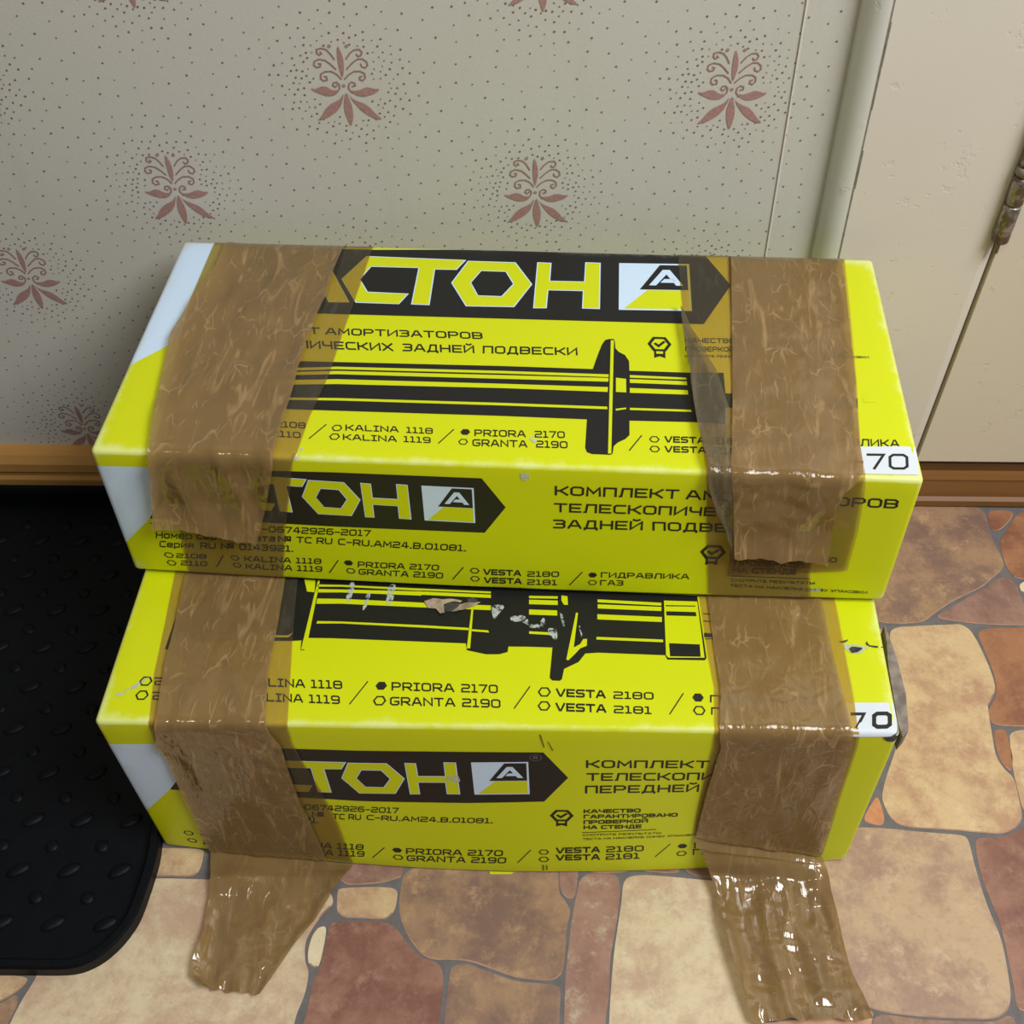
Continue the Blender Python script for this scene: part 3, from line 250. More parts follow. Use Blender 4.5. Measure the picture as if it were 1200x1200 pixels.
def principled(nt, out, color, rough=.5, spec=.4, bump=None, bstr=.2, bdist=.001):
    p = nt.nodes.new('ShaderNodeBsdfPrincipled')
    if hasattr(color, 'is_output'): nt.links.new(color, p.inputs['Base Color'])
    else: p.inputs['Base Color'].default_value = color
    if hasattr(rough, 'is_output'): nt.links.new(rough, p.inputs['Roughness'])
    else: p.inputs['Roughness'].default_value = rough
    p.inputs['Specular IOR Level'].default_value = spec
    if bump is not None:
        b = node(nt, 'ShaderNodeBump', Strength=bstr, Distance=bdist)
        nt.links.new(bump, b.inputs['Height']); nt.links.new(b.outputs[0], p.inputs['Normal'])
    nt.links.new(p.outputs[0], out.inputs[0])
    return p
def plain(name, col, rough=.5, spec=.4, var=.0, scale=60, bstr=.0):
    m, nt, out = new_mat(name)
    c = col
    if var:
        f = noise_(nt, scale, 5)
        d = tuple(max(0, x*(1-var)) for x in col[:3])+(1,)
        c = mixc(nt, ramp(nt, f, .3, .7), d, col)
    b = noise_(nt, scale*6, 3) if bstr else None
    principled(nt, out, c, rough, spec, b, bstr)
    return m
def printed(name, col, rough=.42, worn=S(230, 238, 160)):
    """ink on coated cardboard, rubbed through to pale paper along the folds"""
    m, nt, out = new_mat(name)
    at = node(nt, 'ShaderNodeAttribute', attribute_name='wear')
    nz = noise_(nt, 95, 6, .65); n2 = noise_(nt, 22, 3)
    w = math_(nt, 'ADD', at.outputs['Fac'], math_(nt, 'MULTIPLY', math_(nt, 'SUBTRACT', nz, .5), .75))
    w = math_(nt, 'ADD', w, math_(nt, 'MULTIPLY', math_(nt, 'SUBTRACT', n2, .5), .7))
    f = math_(nt, 'MULTIPLY', ramp(nt, w, .52, 1.0), .72)
    c = mixc(nt, f, col, worn)
    fb = noise_(nt, 260, 2, .5, stretch=(1, .12, 1))
    principled(nt, out, c, rough, .35, fb, .10, .0006)
    return m
def stone(name, a, b, c, k=1.0):
    m, nt, out = new_mat(name)
    a, b, c = S(*a, k), S(*b, k), S(*c, k)
    n1 = noise_(nt, 15, 9, .72, distort=.15); n2 = noise_(nt, 48, 9, .75); n3 = noise_(nt, 210, 5, .75)
    col = mixc(nt, ramp(nt, n1, .38, .60), b, a)
    col = mixc(nt, math_(nt, 'MULTIPLY', ramp(nt, n2, .5, .72), .75), col, c)
    dk = tuple(x*.62 for x in b[:3])+(1,)
    col = mixc(nt, math_(nt, 'MULTIPLY', ramp(nt, n3, .52, .74), .34), col, dk)
    n4 = noise_(nt, 26, 8, .8)
    col = mixc(nt, math_(nt, 'MULTIPLY', ramp(nt, n4, .62, .74), .35), col, dk)
    principled(nt, out, col, .46, .35, n2, .12, .001)
    return m
def film(name, tint, body, fac, gloss=.10, crease=.35, streak=.4):
    """brown packing tape: a see-through tinted film with some haze and a glossy face"""
    m, nt, out = new_mat(name)
    tr = node(nt, 'ShaderNodeBsdfTransparent', Color=tint+(1,))
    di = nt.nodes.new('ShaderNodeBsdfDiffuse'); gl = node(nt, 'ShaderNodeBsdfGlossy', Roughness=.10)
    tc = nt.nodes.new('ShaderNodeTexCoord')
    mp = nt.nodes.new('ShaderNodeMapping'); mp.inputs['Scale'].default_value = (95, 16, 1)
    nt.links.new(tc.outputs['UV'], mp.inputs[0])
    ns = node(nt, 'ShaderNodeTexNoise', Scale=1.0, Detail=3, Roughness=.5, Distortion=1.6); nt.links.new(mp.outputs[0], ns.inputs['Vector'])
    mp2 = nt.nodes.new('ShaderNodeMapping'); mp2.inputs['Scale'].default_value = (70, 55, 1)
    nt.links.new(tc.outputs['UV'], mp2.inputs[0])
    vo = node(nt, 'ShaderNodeTexVoronoi', Scale=1.0, feature='DISTANCE_TO_EDGE'); nt.links.new(mp2.outputs[0], vo.inputs['Vector'])
    mp3 = nt.nodes.new('ShaderNodeMapping'); mp3.inputs['Scale'].default_value = (92, 30, 1)
    nt.links.new(tc.outputs['UV'], mp3.inputs[0])
    wob = node(nt, 'ShaderNodeTexNoise', Scale=46.0, Detail=2); nt.links.new(tc.outputs['UV'], wob.inputs['Vector'])
    ad = node(nt, 'ShaderNodeVectorMath', operation='ADD'); nt.links.new(mp3.outputs[0], ad.inputs[0]); nt.links.new(wob.outputs['Color'], ad.inputs[1])
    v3 = node(nt, 'ShaderNodeTexVoronoi', Scale=1.0, feature='DISTANCE_TO_EDGE'); nt.links.new(ad.outputs[0], v3.inputs['Vector'])
    line = math_(nt, 'MULTIPLY', math_(nt, 'SUBTRACT', 1.0, ramp(nt, v3.outputs['Distance'], .0, .05)), ramp(nt, wob.outputs['Fac'], .45, .62))
    light = tuple(min(1, x*1.9+.05) for x in body)+(1,)
    st = math_(nt, 'MULTIPLY', math_(nt, 'MAXIMUM', ramp(nt, ns.outputs['Fac'], .56, .72), line), streak)
    col = mixc(nt, st, body+(1,), light)
    nt.links.new(col, di.inputs['Color'])
    hgt = math_(nt, 'ADD', ns.outputs['Fac'], math_(nt, 'ADD', math_(nt, 'MULTIPLY', ramp(nt, vo.outputs['Distance'], 0, .18), .25), math_(nt, 'MULTIPLY', line, .6)))
    bp = node(nt, 'ShaderNodeBump', Strength=crease, Distance=.0016); nt.links.new(hgt, bp.inputs['Height'])
    nt.links.new(bp.outputs[0], gl.inputs['Normal'])
    mx = nt.nodes.new('ShaderNodeMixShader')
    fa = math_(nt, 'ADD', fac, math_(nt, 'MULTIPLY', st, .18)); nt.links.new(fa, mx.inputs[0])
    nt.links.new(tr.outputs[0], mx.inputs[1]); nt.links.new(di.outputs[0], mx.inputs[2])
    lw = node(nt, 'ShaderNodeFresnel', IOR=1.45); nt.links.new(bp.outputs[0], lw.inputs['Normal'])
    m2 = nt.nodes.new('ShaderNodeMixShader'); nt.links.new(math_(nt, 'MULTIPLY', lw.outputs[0], gloss*10), m2.inputs[0])
    nt.links.new(mx.outputs[0], m2.inputs[1]); nt.links.new(gl.outputs[0], m2.inputs[2])
    nt.links.new(m2.outputs[0], out.inputs[0])
    return m

YELLOW = (.655, .715, .003, 1)
M = {}
M['yellow'] = printed('printed_yellow', YELLOW)
M['white'] = printed('printed_white', (.64, .80, .97, 1), worn=S(214, 216, 214))
M['black'] = printed('printed_black', (.012, .012, .012, 1), worn=S(120, 120, 110))
M['ink'] = plain('printed_ink', (.02, .02, .012, 1), .5, .3)
M['grey_ink'] = plain('grey_ink', (.16, .16, .15, 1), .5, .3)
def ragged(name, col):
    """torn-off print: pale paper in broken flecks"""
    m, nt, out = new_mat(name)
    d = nt.nodes.new('ShaderNodeBsdfDiffuse'); d.inputs['Color'].default_value = col
    t = nt.nodes.new('ShaderNodeBsdfTransparent'); mx = nt.nodes.new('ShaderNodeMixShader')
    nt.links.new(math_(nt, 'MULTIPLY', ramp(nt, noise_(nt, 210, 5, .7), .42, .56), .85), mx.inputs[0])
    nt.links.new(t.outputs[0], mx.inputs[1]); nt.links.new(d.outputs[0], mx.inputs[2]); nt.links.new(mx.outputs[0], out.inputs[0])
    return m
M['scuff'] = ragged('scuffed_paper', S(200, 206, 200))
M['kraft'] = plain('bare_cardboard', S(196, 172, 150), .85, .2, .5, 110)
M['board_grey'] = plain('greyed_cardboard', S(150, 138, 128), .85, .2, .45, 120)
M['tear_hole_dark'] = plain('dark_tear_and_hole', (.085, .08, .075, 1), .9, .1, .5, 120)  # torn marks, and the shade inside the hole put into the colour
M['crease_shade'] = plain('crease_shade_yellow', (.20, .18, .012, 1), .6, .3, .5, 200)  # faint creases in the card, their shade painted as dark yellow slivers
M['label'] = plain('label_paper', (.70, .76, .82, 1), .5, .3)
M['tape'] = film('packing_tape', (1.0, .78, .30), (.17, .16, .12), .24, .06, .15, .25)
M['tape_second'] = film('packing_tape_second_layer', (1.0, .80, .5), (.20, .15, .08), .26, .07, .2, .25)
M['tape_loose'] = film('packing_tape_loose', (.97, .84, .62), (.29, .182, .070), .68, .15, .42, .45)
M['tape_tail'] = film('packing_tape_doubled_over', (.95, .80, .55), (.275, .17, .066), .76, .24, .34, .22)
M['tape_twisted'] = film('packing_tape_twisted', (.80, .70, .42), (.15, .125, .075), .5, .12, .4, .3)
M['rubber'] = plain('black_rubber', (.003, .004, .006, 1), .50, .16, .3, 60, .25)

# ------------------------------------------------------------------ floor
def build_floor():
    m, nt, out = new_mat('stone_print_vinyl')
    tc = nt.nodes.new('ShaderNodeTexCoord')
    ve = node(nt, 'ShaderNodeTexVoronoi', Scale=8.5, feature='DISTANCE_TO_EDGE'); vc = node(nt, 'ShaderNodeTexVoronoi', Scale=8.5)
    for q in (ve, vc): nt.links.new(tc.outputs['Object'], q.inputs['Vector'])
    sep = nt.nodes.new('ShaderNodeSeparateColor'); nt.links.new(vc.outputs['Color'], sep.inputs[0])
    n1 = noise_(nt, 18, 6, .65); n2 = noise_(nt, 60, 6, .7)
    col = mixc(nt, sep.outputs[0], S(150, 105, 82), S(206, 178, 140))
    col = mixc(nt, math_(nt, 'MULTIPLY', ramp(nt, n1, .4, .65), .5), col, S(128, 92, 76))
    col = mixc(nt, math_(nt, 'MULTIPLY', ramp(nt, n2, .5, .7), .4), col, S(196, 165, 130))
    col = mixc(nt, ramp(nt, ve.outputs['Distance'], .02, .05), S(118, 112, 110), col)
    principled(nt, out, col, .46, .35, n2, .1)
    k = 1.12
    mats = [m, plain('grout', S(112, 108, 108, 1.1), .7, .2, .2, 90)]
    pal = dict(brown=((158,126,98),(124,98,86),(190,154,116)), rust=((158,110,78),(128,84,64),(172,126,92)), rose=((152,118,102),(126,94,84),(172,138,118)),
               cream=((222,206,174),(214,196,160),(228,214,186)), tan=((200,172,132),(172,134,106),(212,190,148)), orange=((200,140,98),(180,118,82),(208,156,112)),
               grey=((186,158,126),(156,126,108),(204,178,144)), red=((152,112,94),(124,84,72),(172,132,112)), peach=((190,150,118),(172,124,98),(204,168,132)),
               pale=((212,194,158),(186,156,130),(210,204,172)), rosepale=((162,126,108),(140,104,92),(196,186,156)))
    order = list(pal)
    for q in order: mats.append(stone('stone_'+q, *pal[q], k))
    mats.append(plain('stone_rim', S(178, 138, 112, k), .5, .3, .3, 80))
    s = Soup()
    s.box((-1.6, -1.4, -.02), (1.6, .86, 0), 0)
    for k_, (kind, pts) in enumerate(stones):
        p = chaikin(pts, 2)
        v, f = tess(grow(p, .008))
        s.put([(x, y, .0001+k_*6e-6) for x, y in v], f, 1)
        v, f = tess(p)
        s.put([(x, y, .0004) for x, y in v], f, 2+order.index(kind))
        q = grow(p, -.0012); n = len(p)
        # printed pale lip along the lower edge of the stones
        A = sum(p[i][0]*p[(i+1) % n][1]-p[(i+1) % n][0]*p[i][1] for i in range(n)); sg = 1 if A > 0 else -1
        for i in range(n):
            j = (i+1) % n
            ny = -(p[j][0]-p[i][0])*sg
            if ny < 0 and abs(ny) > abs(p[j][1]-p[i][1])*.6:
                s.put([(*p[i], .0005), (*p[j], .0005), (*q[j], .0005), (*q[i], .0005)], [(0, 1, 2, 3)], len(mats)-1)
    o = struct(s.build('floor', mats))
    # faces were wound either way: make them look up
    bm = bmesh.new(); bm.from_mesh(o.data)
    for f in bm.faces:
        if f.normal.z < -.5 and f.calc_center_median().z > -.001: f.normal_flip()
    bm.to_mesh(o.data); bm.free()
build_floor()

# ------------------------------------------------------------------ wallpapered wall
WALL_Y = .834
def build_wall():
    m, nt, out = new_mat('wallpaper')
    n1 = noise_(nt, 3.2, 5); n2 = noise_(nt, 420, 3, .6); n3 = noise_(nt, 40, 4, stretch=(1, 1, .12))
    col = mixc(nt, ramp(nt, n1, .3, .7), S(204, 202, 190), S(206, 202, 194))
    col = mixc(nt, math_(nt, 'MULTIPLY', ramp(nt, n3, .5, .8), .18), col, S(180, 178, 168))
    principled(nt, out, col, .75, .2, n2, .25, .0006)
    mats = [m, plain('wallpaper_dot', S(132, 116, 102), .6, .2, .2, 300), plain('wallpaper_flower', S(184, 142, 136), .5, .35, .22, 500, .3), plain('wallpaper_scroll', S(160, 124, 116), .5, .3)]
    s = Soup()
    s.box((-1.6, WALL_Y, -.02), (1.6, WALL_Y+.06, 2.5), 0)
    PX, DZ = .2985, .0918; CX, CZ = -.1325, .4505
    leafs = [chaikin([(x/1e3, z/1e3) for x, z in l], 1) for l in motif['leaf']]
    curls = [[(x/1e3, z/1e3) for x, z in l] for l in motif['curl']]
    spots = [(d[0][0]/1e3, d[0][1]/1e3) for d in motif['dot']]
    keep = [q for l in leafs+curls for q in l]
    # flowers in a half-drop repeat
    rnd = random.Random(4)
    def hexa(x, z, r, k=6, sq=1.0):
        return [(x+r*math.cos(a*2*math.pi/k+.3), z+sq*r*math.sin(a*2*math.pi/k+.3)) for a in range(k)]
    tl = [tess(l) for l in leafs]
    for row in range(-5, 9):
        for c in range(-5, 4):
            cx = CX+PX*(c+.5*(row % 2)); cz = CZ+DZ*row
            if cx < -1.5 or cx > .24 or cz < .03 or cz > 1.15: continue
            if cx+.028 > .236: continue
            for v, f in tl:
                s.put([(cx+x, WALL_Y-.0005, cz+z) for x, z in v], f, 2)
            for l in curls:
                for q in stroke(l, .0011):
                    s.put([(cx+x, WALL_Y-.0004, cz+z) for x, z in q], [(0, 1, 2, 3)], 3)
            for x, z in spots:
                s.put([(cx+a, WALL_Y-.0004, cz+b) for a, b in hexa(x, z, .0014)], [tuple(range(6))], 2)
    # halo of fine dots: one repeat tile, sampled with a spacing that opens away from the flowers
    pts = []; cell = {}; G = .004
    def spacing(x, z):
        d = min(math.hypot(x-ox, (z-oz)*1.06) for ox in (0, PX, .5*PX, -.5*PX, 1.5*PX) for oz in ((0, 2*DZ) if abs(ox/PX-round(ox/PX)) < .01 else (DZ, -DZ, 3*DZ)))
        return .0040+.0080*min(1, max(0, (d-.036)/.044)), d
    for _ in range(60000):
        x, z = rnd.uniform(0, PX), rnd.uniform(0, 2*DZ)
        sp, d = spacing(x, z)
        if d < .034:
            ok = True
            for ox in (0, PX, .5*PX):
                for oz in (0, 2*DZ, DZ):
                    for a, b in keep:
                        if abs(x-ox-a) < .0045 and abs(z-oz-b) < .0045: ok = False; break
                    if not ok: break
                if not ok: break
            if not ok or d < .014: continue
        gi, gj = int(x/G), int(z/G); R = int(sp/G)+1; bad = False
        NX, NZ = int(PX/G)+1, int(2*DZ/G)+1
        for i in range(gi-R, gi+R+1):
            for j in range(gj-R, gj+R+1):
                for (a, b) in cell.get((i % NX, j % NZ), ()):
                    dx = abs(a-x); dx = min(dx, PX-dx); dz = abs(b-z); dz = min(dz, 2*DZ-dz)
                    if dx*dx+dz*dz < sp*sp: bad = True; break
                if bad: break
            if bad: break
        if not bad:
            pts.append((x, z)); cell.setdefault((gi, gj), []).append((x, z))
    for row in range(-3, 4):
        for c in range(-5, 2):
            for x, z in pts:
                X, Z = CX+PX*c+x, CZ+2*DZ*row+z
                if -1.3 < X < .243 and .06 < Z < 1.05:
                    r = .00082*(1+.25*math.sin(x*9000+z*7000))
                    s.put([(a, WALL_Y-.0003, b) for a, b in hexa(X, Z, r, 5, .9)], [(0, 1, 2, 3, 4)], 1)
    # overlapped seam of the last strip
    s.put([(.2262, WALL_Y-.0009, .03), (.2266, WALL_Y-.0009, .03), (.1580, WALL_Y-.0009, 2.05), (.1576, WALL_Y-.0009, 2.05)], [(0, 1, 2, 3)], 3)
    s.put([(.2266, WALL_Y-.0008, .03), (.2282, WALL_Y, .03), (.1596, WALL_Y, 2.05), (.1580, WALL_Y-.0008, 2.05)], [(0, 1, 2, 3)], 0)
    o = struct(s.build('wall_back', mats))
    bm = bmesh.new(); bm.from_mesh(o.data)
    for f in bm.faces:
        if f.normal.y > .5 and f.calc_center_median().y < WALL_Y+.001: f.normal_flip()
    bm.to_mesh(o.data); bm.free()
build_wall()

# ------------------------------------------------------------------ woodwork
def wood(name, a, b, rough=.5):
    m, nt, out = new_mat(name)
    n1 = noise_(nt, 30, 6, .6, stretch=(.12, 1, 1)); n2 = noise_(nt, 5, 3)
    col = mixc(nt, ramp(nt, n1, .3, .7), S(*a), S(*b))
    col = mixc(nt, math_(nt, 'MULTIPLY', ramp(nt, n2, .5, .75), .35), col, S(*[x*.75 for x in a]))
    principled(nt, out, col, rough, .4, n1, .2, .001)
    return m
def paint(name, a, b):
    """old oil paint with chips and runs"""
    m, nt, out = new_mat(name)
    n1 = noise_(nt, 2.6, 4); n2 = noise_(nt, 150, 3, stretch=(.25, 1, 1)); vo = node(nt, 'ShaderNodeTexVoronoi', Scale=26)
    tc = nt.nodes.new('ShaderNodeTexCoord'); nt.links.new(tc.outputs['Object'], vo.inputs['Vector'])
    n3 = noise_(nt, 46, 5, .7)
    col = mixc(nt, ramp(nt, n1, .3, .7), S(*a), S(*b))
    col = mixc(nt, math_(nt, 'MULTIPLY', ramp(nt, n3, .64, .76), .30), col, S(*[x*.82 for x in a]))
    chip = math_(nt, 'MULTIPLY', ramp(nt, n3, .62, .67), -.8)
    hgt = math_(nt, 'ADD', math_(nt, 'MULTIPLY', n2, .25), chip)
    principled(nt, out, col, .42, .4, hgt, .30, .0012)
    return m
skirt = wood('varnished_skirting', (186, 136, 70), (204, 152, 84))
dark_wood = wood('dark_threshold_wood', (98, 66, 34), (116, 80, 42))
cream = paint('cream_paint', (218, 211, 196), (224, 216, 202))
cream2 = paint('cream_paint_door', (214, 204, 184), (220, 210, 190))
bead_mat = paint('grey_white_paint', (224, 224, 214), (230, 230, 222))

s = Soup(); s.prism([(.834, 0), (.816, 0), (.816, .026), (.8185, .030), (.8185, .034), (.816, .038), (.8165, .048), (.822, .056), (.834, .060)], -1.6, .245)
struct(s.build('baseboard_left', [skirt]))
s = Soup(); s.prism([(.834, 0), (.8145, 0), (.8125, .004), (.8125, .011), (.8165, .014), (.8165, .036), (.8155, .040), (.8175, .046), (.834, .046)], .245, 1.6)
struct(s.build('baseboard_right', [wood('brown_threshold_board', (124, 84, 42), (140, 98, 54))]))
s = Soup(); s.prism([(.834, .046), (.823, .046), (.823, .054), (.827, .060), (.827, .072), (.834, .072)], .245, 1.6)
struct(s.build('trim_3', [dark_wood]))
LEAN = -.0335        # the painted edge leans a little
def lx(x, z): return x+LEAN*(z-.3)
s = Soup()
prof = []
for i in range(9):
    a = i/8*math.pi/2
    prof.append((.2435+.0195*(1-math.cos(a)), WALL_Y-.0185*math.sin(a)))
z0, z1 = .046, 2.1; n = len(prof)
v = [(lx(x+.0135, z), y, z) for z in (z0, z1) for x, y in prof]+[(lx(.278, z), WALL_Y, z) for z in (z0, z1)]
f = [(i, i+1, n+i+1, n+i) for i in range(n-1)]
s.put(v, f, 0, True)
o = struct(s.build('trim_1', [bead_mat]))
# casing board, its right edge chamfered towards the door
s = Soup()
cz0, cz1 = .064, 2.1; CY = .8155
v = []
for z in (cz0, cz1):
    v += [(lx(.2762, z), WALL_Y, z), (lx(.2757, z), CY, z), (.3965, CY, z), (.4040, CY+.0035, z), (.4042, CY+.012, z), (.4042, WALL_Y, z)]
f = [(i, (i+1) % 6, 6+(i+1) % 6, 6+i) for i in range(6)]+[(5, 4, 3, 2, 1, 0), (6, 7, 8, 9, 10, 11)]
s.put(v, f)
struct(s.build('trim_2', [cream]))
# caulk line between bead and casing
s = Soup()
for k in range(60):
    za, zb = .07+k*.034, .07+(k+1)*.034
    w = .0007+.0005*math.sin(k*2.3)
    s.put([(lx(.2757, za)-.0006, CY-.0003, za), (lx(.2757, za)+w, CY-.0003, za), (lx(.2757, zb)+w, CY-.0003, zb), (lx(.2757, zb)-.0006, CY-.0003, zb)], [(0, 1, 2, 3)])
struct(s.build('trim_4', [plain('grimy_caulk', S(140, 134, 122), .8, .2, .4, 200)]))
# door leaf
s = Soup()
s.box((.4075, CY+.001, .0655), (1.2, WALL_Y-.001, 2.06))
door = struct(s.build('door_1', [cream2]))
s = Soup(); s.box((.4042, CY+.010, .066), (.4074, WALL_Y-.0005, 2.06))  # fills the door gap; the shade in it is put into the dark colour
struct(s.build('door_gap_shade', [plain('gap_shade', S(58, 48, 36), .9, .1, .3, 80)]))
# hinge: stacked knuckles on a pin
brass = wood('worn_hinge_metal', (92, 78, 62), (150, 142, 130), .35)
steel_m, nt, out = new_mat('rubbed_hinge_metal')
n1 = noise_(nt, 130, 4, .6)
pr = principled(nt, out, mixc(nt, ramp(nt, n1, .4, .62), S(112, 96, 78), S(168, 162, 156)), .36, .5, n1, .2)
pr.inputs['Metallic'].default_value = .6
HX, HY = .4035, .8105
hinge = None
def ring_mesh(prof, seg=20):
    v = []; f = []
    for z, r in prof:
        v += [(HX+r*math.cos(2*math.pi*i/seg), HY+r*math.sin(2*math.pi*i/seg), z) for i in range(seg)]
    for k in range(len(prof)-1):
        f += [(k*seg+i, k*seg+(i+1) % seg, (k+1)*seg+(i+1) % seg, (k+1)*seg+i) for i in range(seg)]
    f += [tuple(range(seg-1, -1, -1)), tuple((len(prof)-1)*seg+i for i in range(seg))]
    return v, f
s = Soup(); v, f = ring_mesh([(.320, .0022), (.472, .0022)]); s.put(v, f, 0, True)
s.box((HX-.0012, HY+.002, .332), (HX+.0012, HY+.016, .462), 0)
hinge = s.build('hinge', [brass], door, (0, 0, 0))
z = .331
for k, (hh, r) in enumerate([(.036, .0062), (.026, .0064), (.0085, .0070), (.030, .0062), (.010, .0068), (.026, .0060)]):
    s = Soup(); v, f = ring_mesh([(z, (r := r*1.14)*.82), (z+.0015, r), (z+hh-.0025, r), (z+hh-.0008, r*.85)]); s.put(v, f, 0, True)
    s.build('knuckle', [steel_m if k != 2 else brass], hinge)
    z += hh

# ------------------------------------------------------------------ rubber mat
def build_mat():
    right = [(-.2875, .795), (-.2875, .62), (-.2872, .50)]
    pts = [(-.3050, .8085), (-.2930, .8060)]+right+[(-.2862, .4450), (-.2845, .4285)]+[tuple(q) for q in mat[1:9]]
    pts += [(-.60, .3215), (-1.00, .3215), (-1.03, .33), (-1.04, .36), (-1.04, .77), (-1.03, .80), (-1.0, .8085), (-.6, .8085)]
    def smooth_open(p): return chaikin(p, 2)
    p0 = smooth_open(pts); n = len(p0)
    def rim(y): t = min(1, max(0, (y-.62)/.16)); return .0145+.0135*t*t*(3-2*t)
    s = Soup()
    lv = [(0, 0, .2), (0, .86, 1), (-.0016, 1.0, 1), (-.0068, 1.0, 1), (-.0082, .86, 1), (-.0100, -1, 1)]
    rings = []
    for off, k, _ in lv:
        q = grow(p0, off) if off else p0
        rings.append([(x, y, .0055 if k < 0 else rim(p0[i][1])*k) for i, (x, y) in enumerate(q)])
    base = (-.66, .56, 0)
    v = [q for r in rings for q in r]
    f = []
    for k in range(len(rings)-1):
        f += [(k*n+i, k*n+(i+1) % n, (k+1)*n+(i+1) % n, (k+1)*n+i) for i in range(n)]
    s.put(v, f, 0, False)
    root = empty('rubber_mat', base)
    tag(root, 'black studded rubber mat with a raised rim on the stone-print floor left of the boxes', 'mat')
    s.build('rim', [M['rubber']], root, base)
    s = Soup()
    inner = [(x, y) for x, y, z in rings[-1]]
    v, f = tess(inner)
    s.put([(x, y, .0055) for x, y in v], f)
    s.put([(x, y, .0006) for x, y in v], f)
    def dome(cx, cy, a, b, rot, h):
        rr, seg = 4, 14; v = []; f = []
        for k in range(rr):
            t = k/rr*math.pi/2
            for i in range(seg):
                w = 2*math.pi*i/seg; x, y = a*math.cos(t)*math.cos(w), b*math.cos(t)*math.sin(w)
                v.append((cx+x*math.cos(rot)-y*math.sin(rot), cy+x*math.sin(rot)+y*math.cos(rot), .0054+h*math.sin(t)))
        v.append((cx, cy, .0054+h))
        for k in range(rr-1):
            f += [(k*seg+i, k*seg+(i+1) % seg, (k+1)*seg+(i+1) % seg, (k+1)*seg+i) for i in range(seg)]
        f += [((rr-1)*seg+i, (rr-1)*seg+(i+1) % seg, rr*seg) for i in range(seg)]
        s.put(v, f, 0, True)
    for r in range(0, 11):
        y = .3592+.0435*r
        for c in range(0, 18):
            x = -.3133-.0408*c+(.0008 if r % 2 else 0)
            if y < .79 and x > -1.015: dome(x, y, .0100, .0052, .55, .0026)
            y2 = y+.0208; x2 = x-.0195
            if y2 < .785 and x2 > -1.015: dome(x2, y2, .0058, .0058, 0, .0021)
    o = s.build('studded_base', [M['rubber']], root, base)
    bm = bmesh.new(); bm.from_mesh(o.data)
    for q in bm.faces:
        z = q.calc_center_median().z
        if (q.normal.z < -.2 and z > .003) or (q.normal.z > .5 and z < .003): q.normal_flip()
    bm.to_mesh(o.data); bm.free()
build_mat()

# ------------------------------------------------------------------ lettering
_c = .2; _d = .16
def _o(x0=0, x1=1, y0=0, y1=1): return [(x0+_c*(x1-x0), y0), (x1-_c*(x1-x0), y0), (x1, y0+_d*(y1-y0)), (x1, y1-_d*(y1-y0)), (x1-_c*(x1-x0), y1), (x0+_c*(x1-x0), y1), (x0, y1-_d*(y1-y0)), (x0, y0+_d*(y1-y0)), None]
_P = [(0, 0), (0, 1), (1-_c, 1), (1, 1-_d), (1, .58), (1-_c, .42), (0, .42)]
_B = [(0, .5), (.85, .5), (1, .62), (1, 1-_d), (1-_c, 1), (0, 1), (0, 0), (1-_c, 0), (1, _d), (1, .38), (.85, .5)]
_three = [[(0, 1), (.8, 1), (1, .86), (1, .64), (.8, .52), (.25, .52)], [(.8, .52), (1, .38), (1, .14), (.8, 0), (0, 0)]]
_C = [(1, 1), (_c, 1), (0, 1-_d), (0, _d), (_c, 0), (1, 0)]
_K = [[(0, 0), (0, 1)], [(0, .5), (.38, .5), (1, 1)], [(.38, .5), (1, 0)]]
_A = [[(0, 0), (.40, 1), (.60, 1), (1, 0)], [(.16, .30), (.84, .30)]]
_L = [[(0, 0), (.12, 0), (.24, 1), (1, 1), (1, 0)]]
_E = [[(1, 0), (0, 0), (0, 1), (1, 1)], [(0, .5), (.9, .5)]]
_D = [[(0, -.16), (0, 0), (1, 0), (1, -.16)], [(.14, 0), (.3, 1), (.86, 1), (.86, 0)]]
_I = [[(0, 1), (0, 0), (1, 1), (1, 0)]]
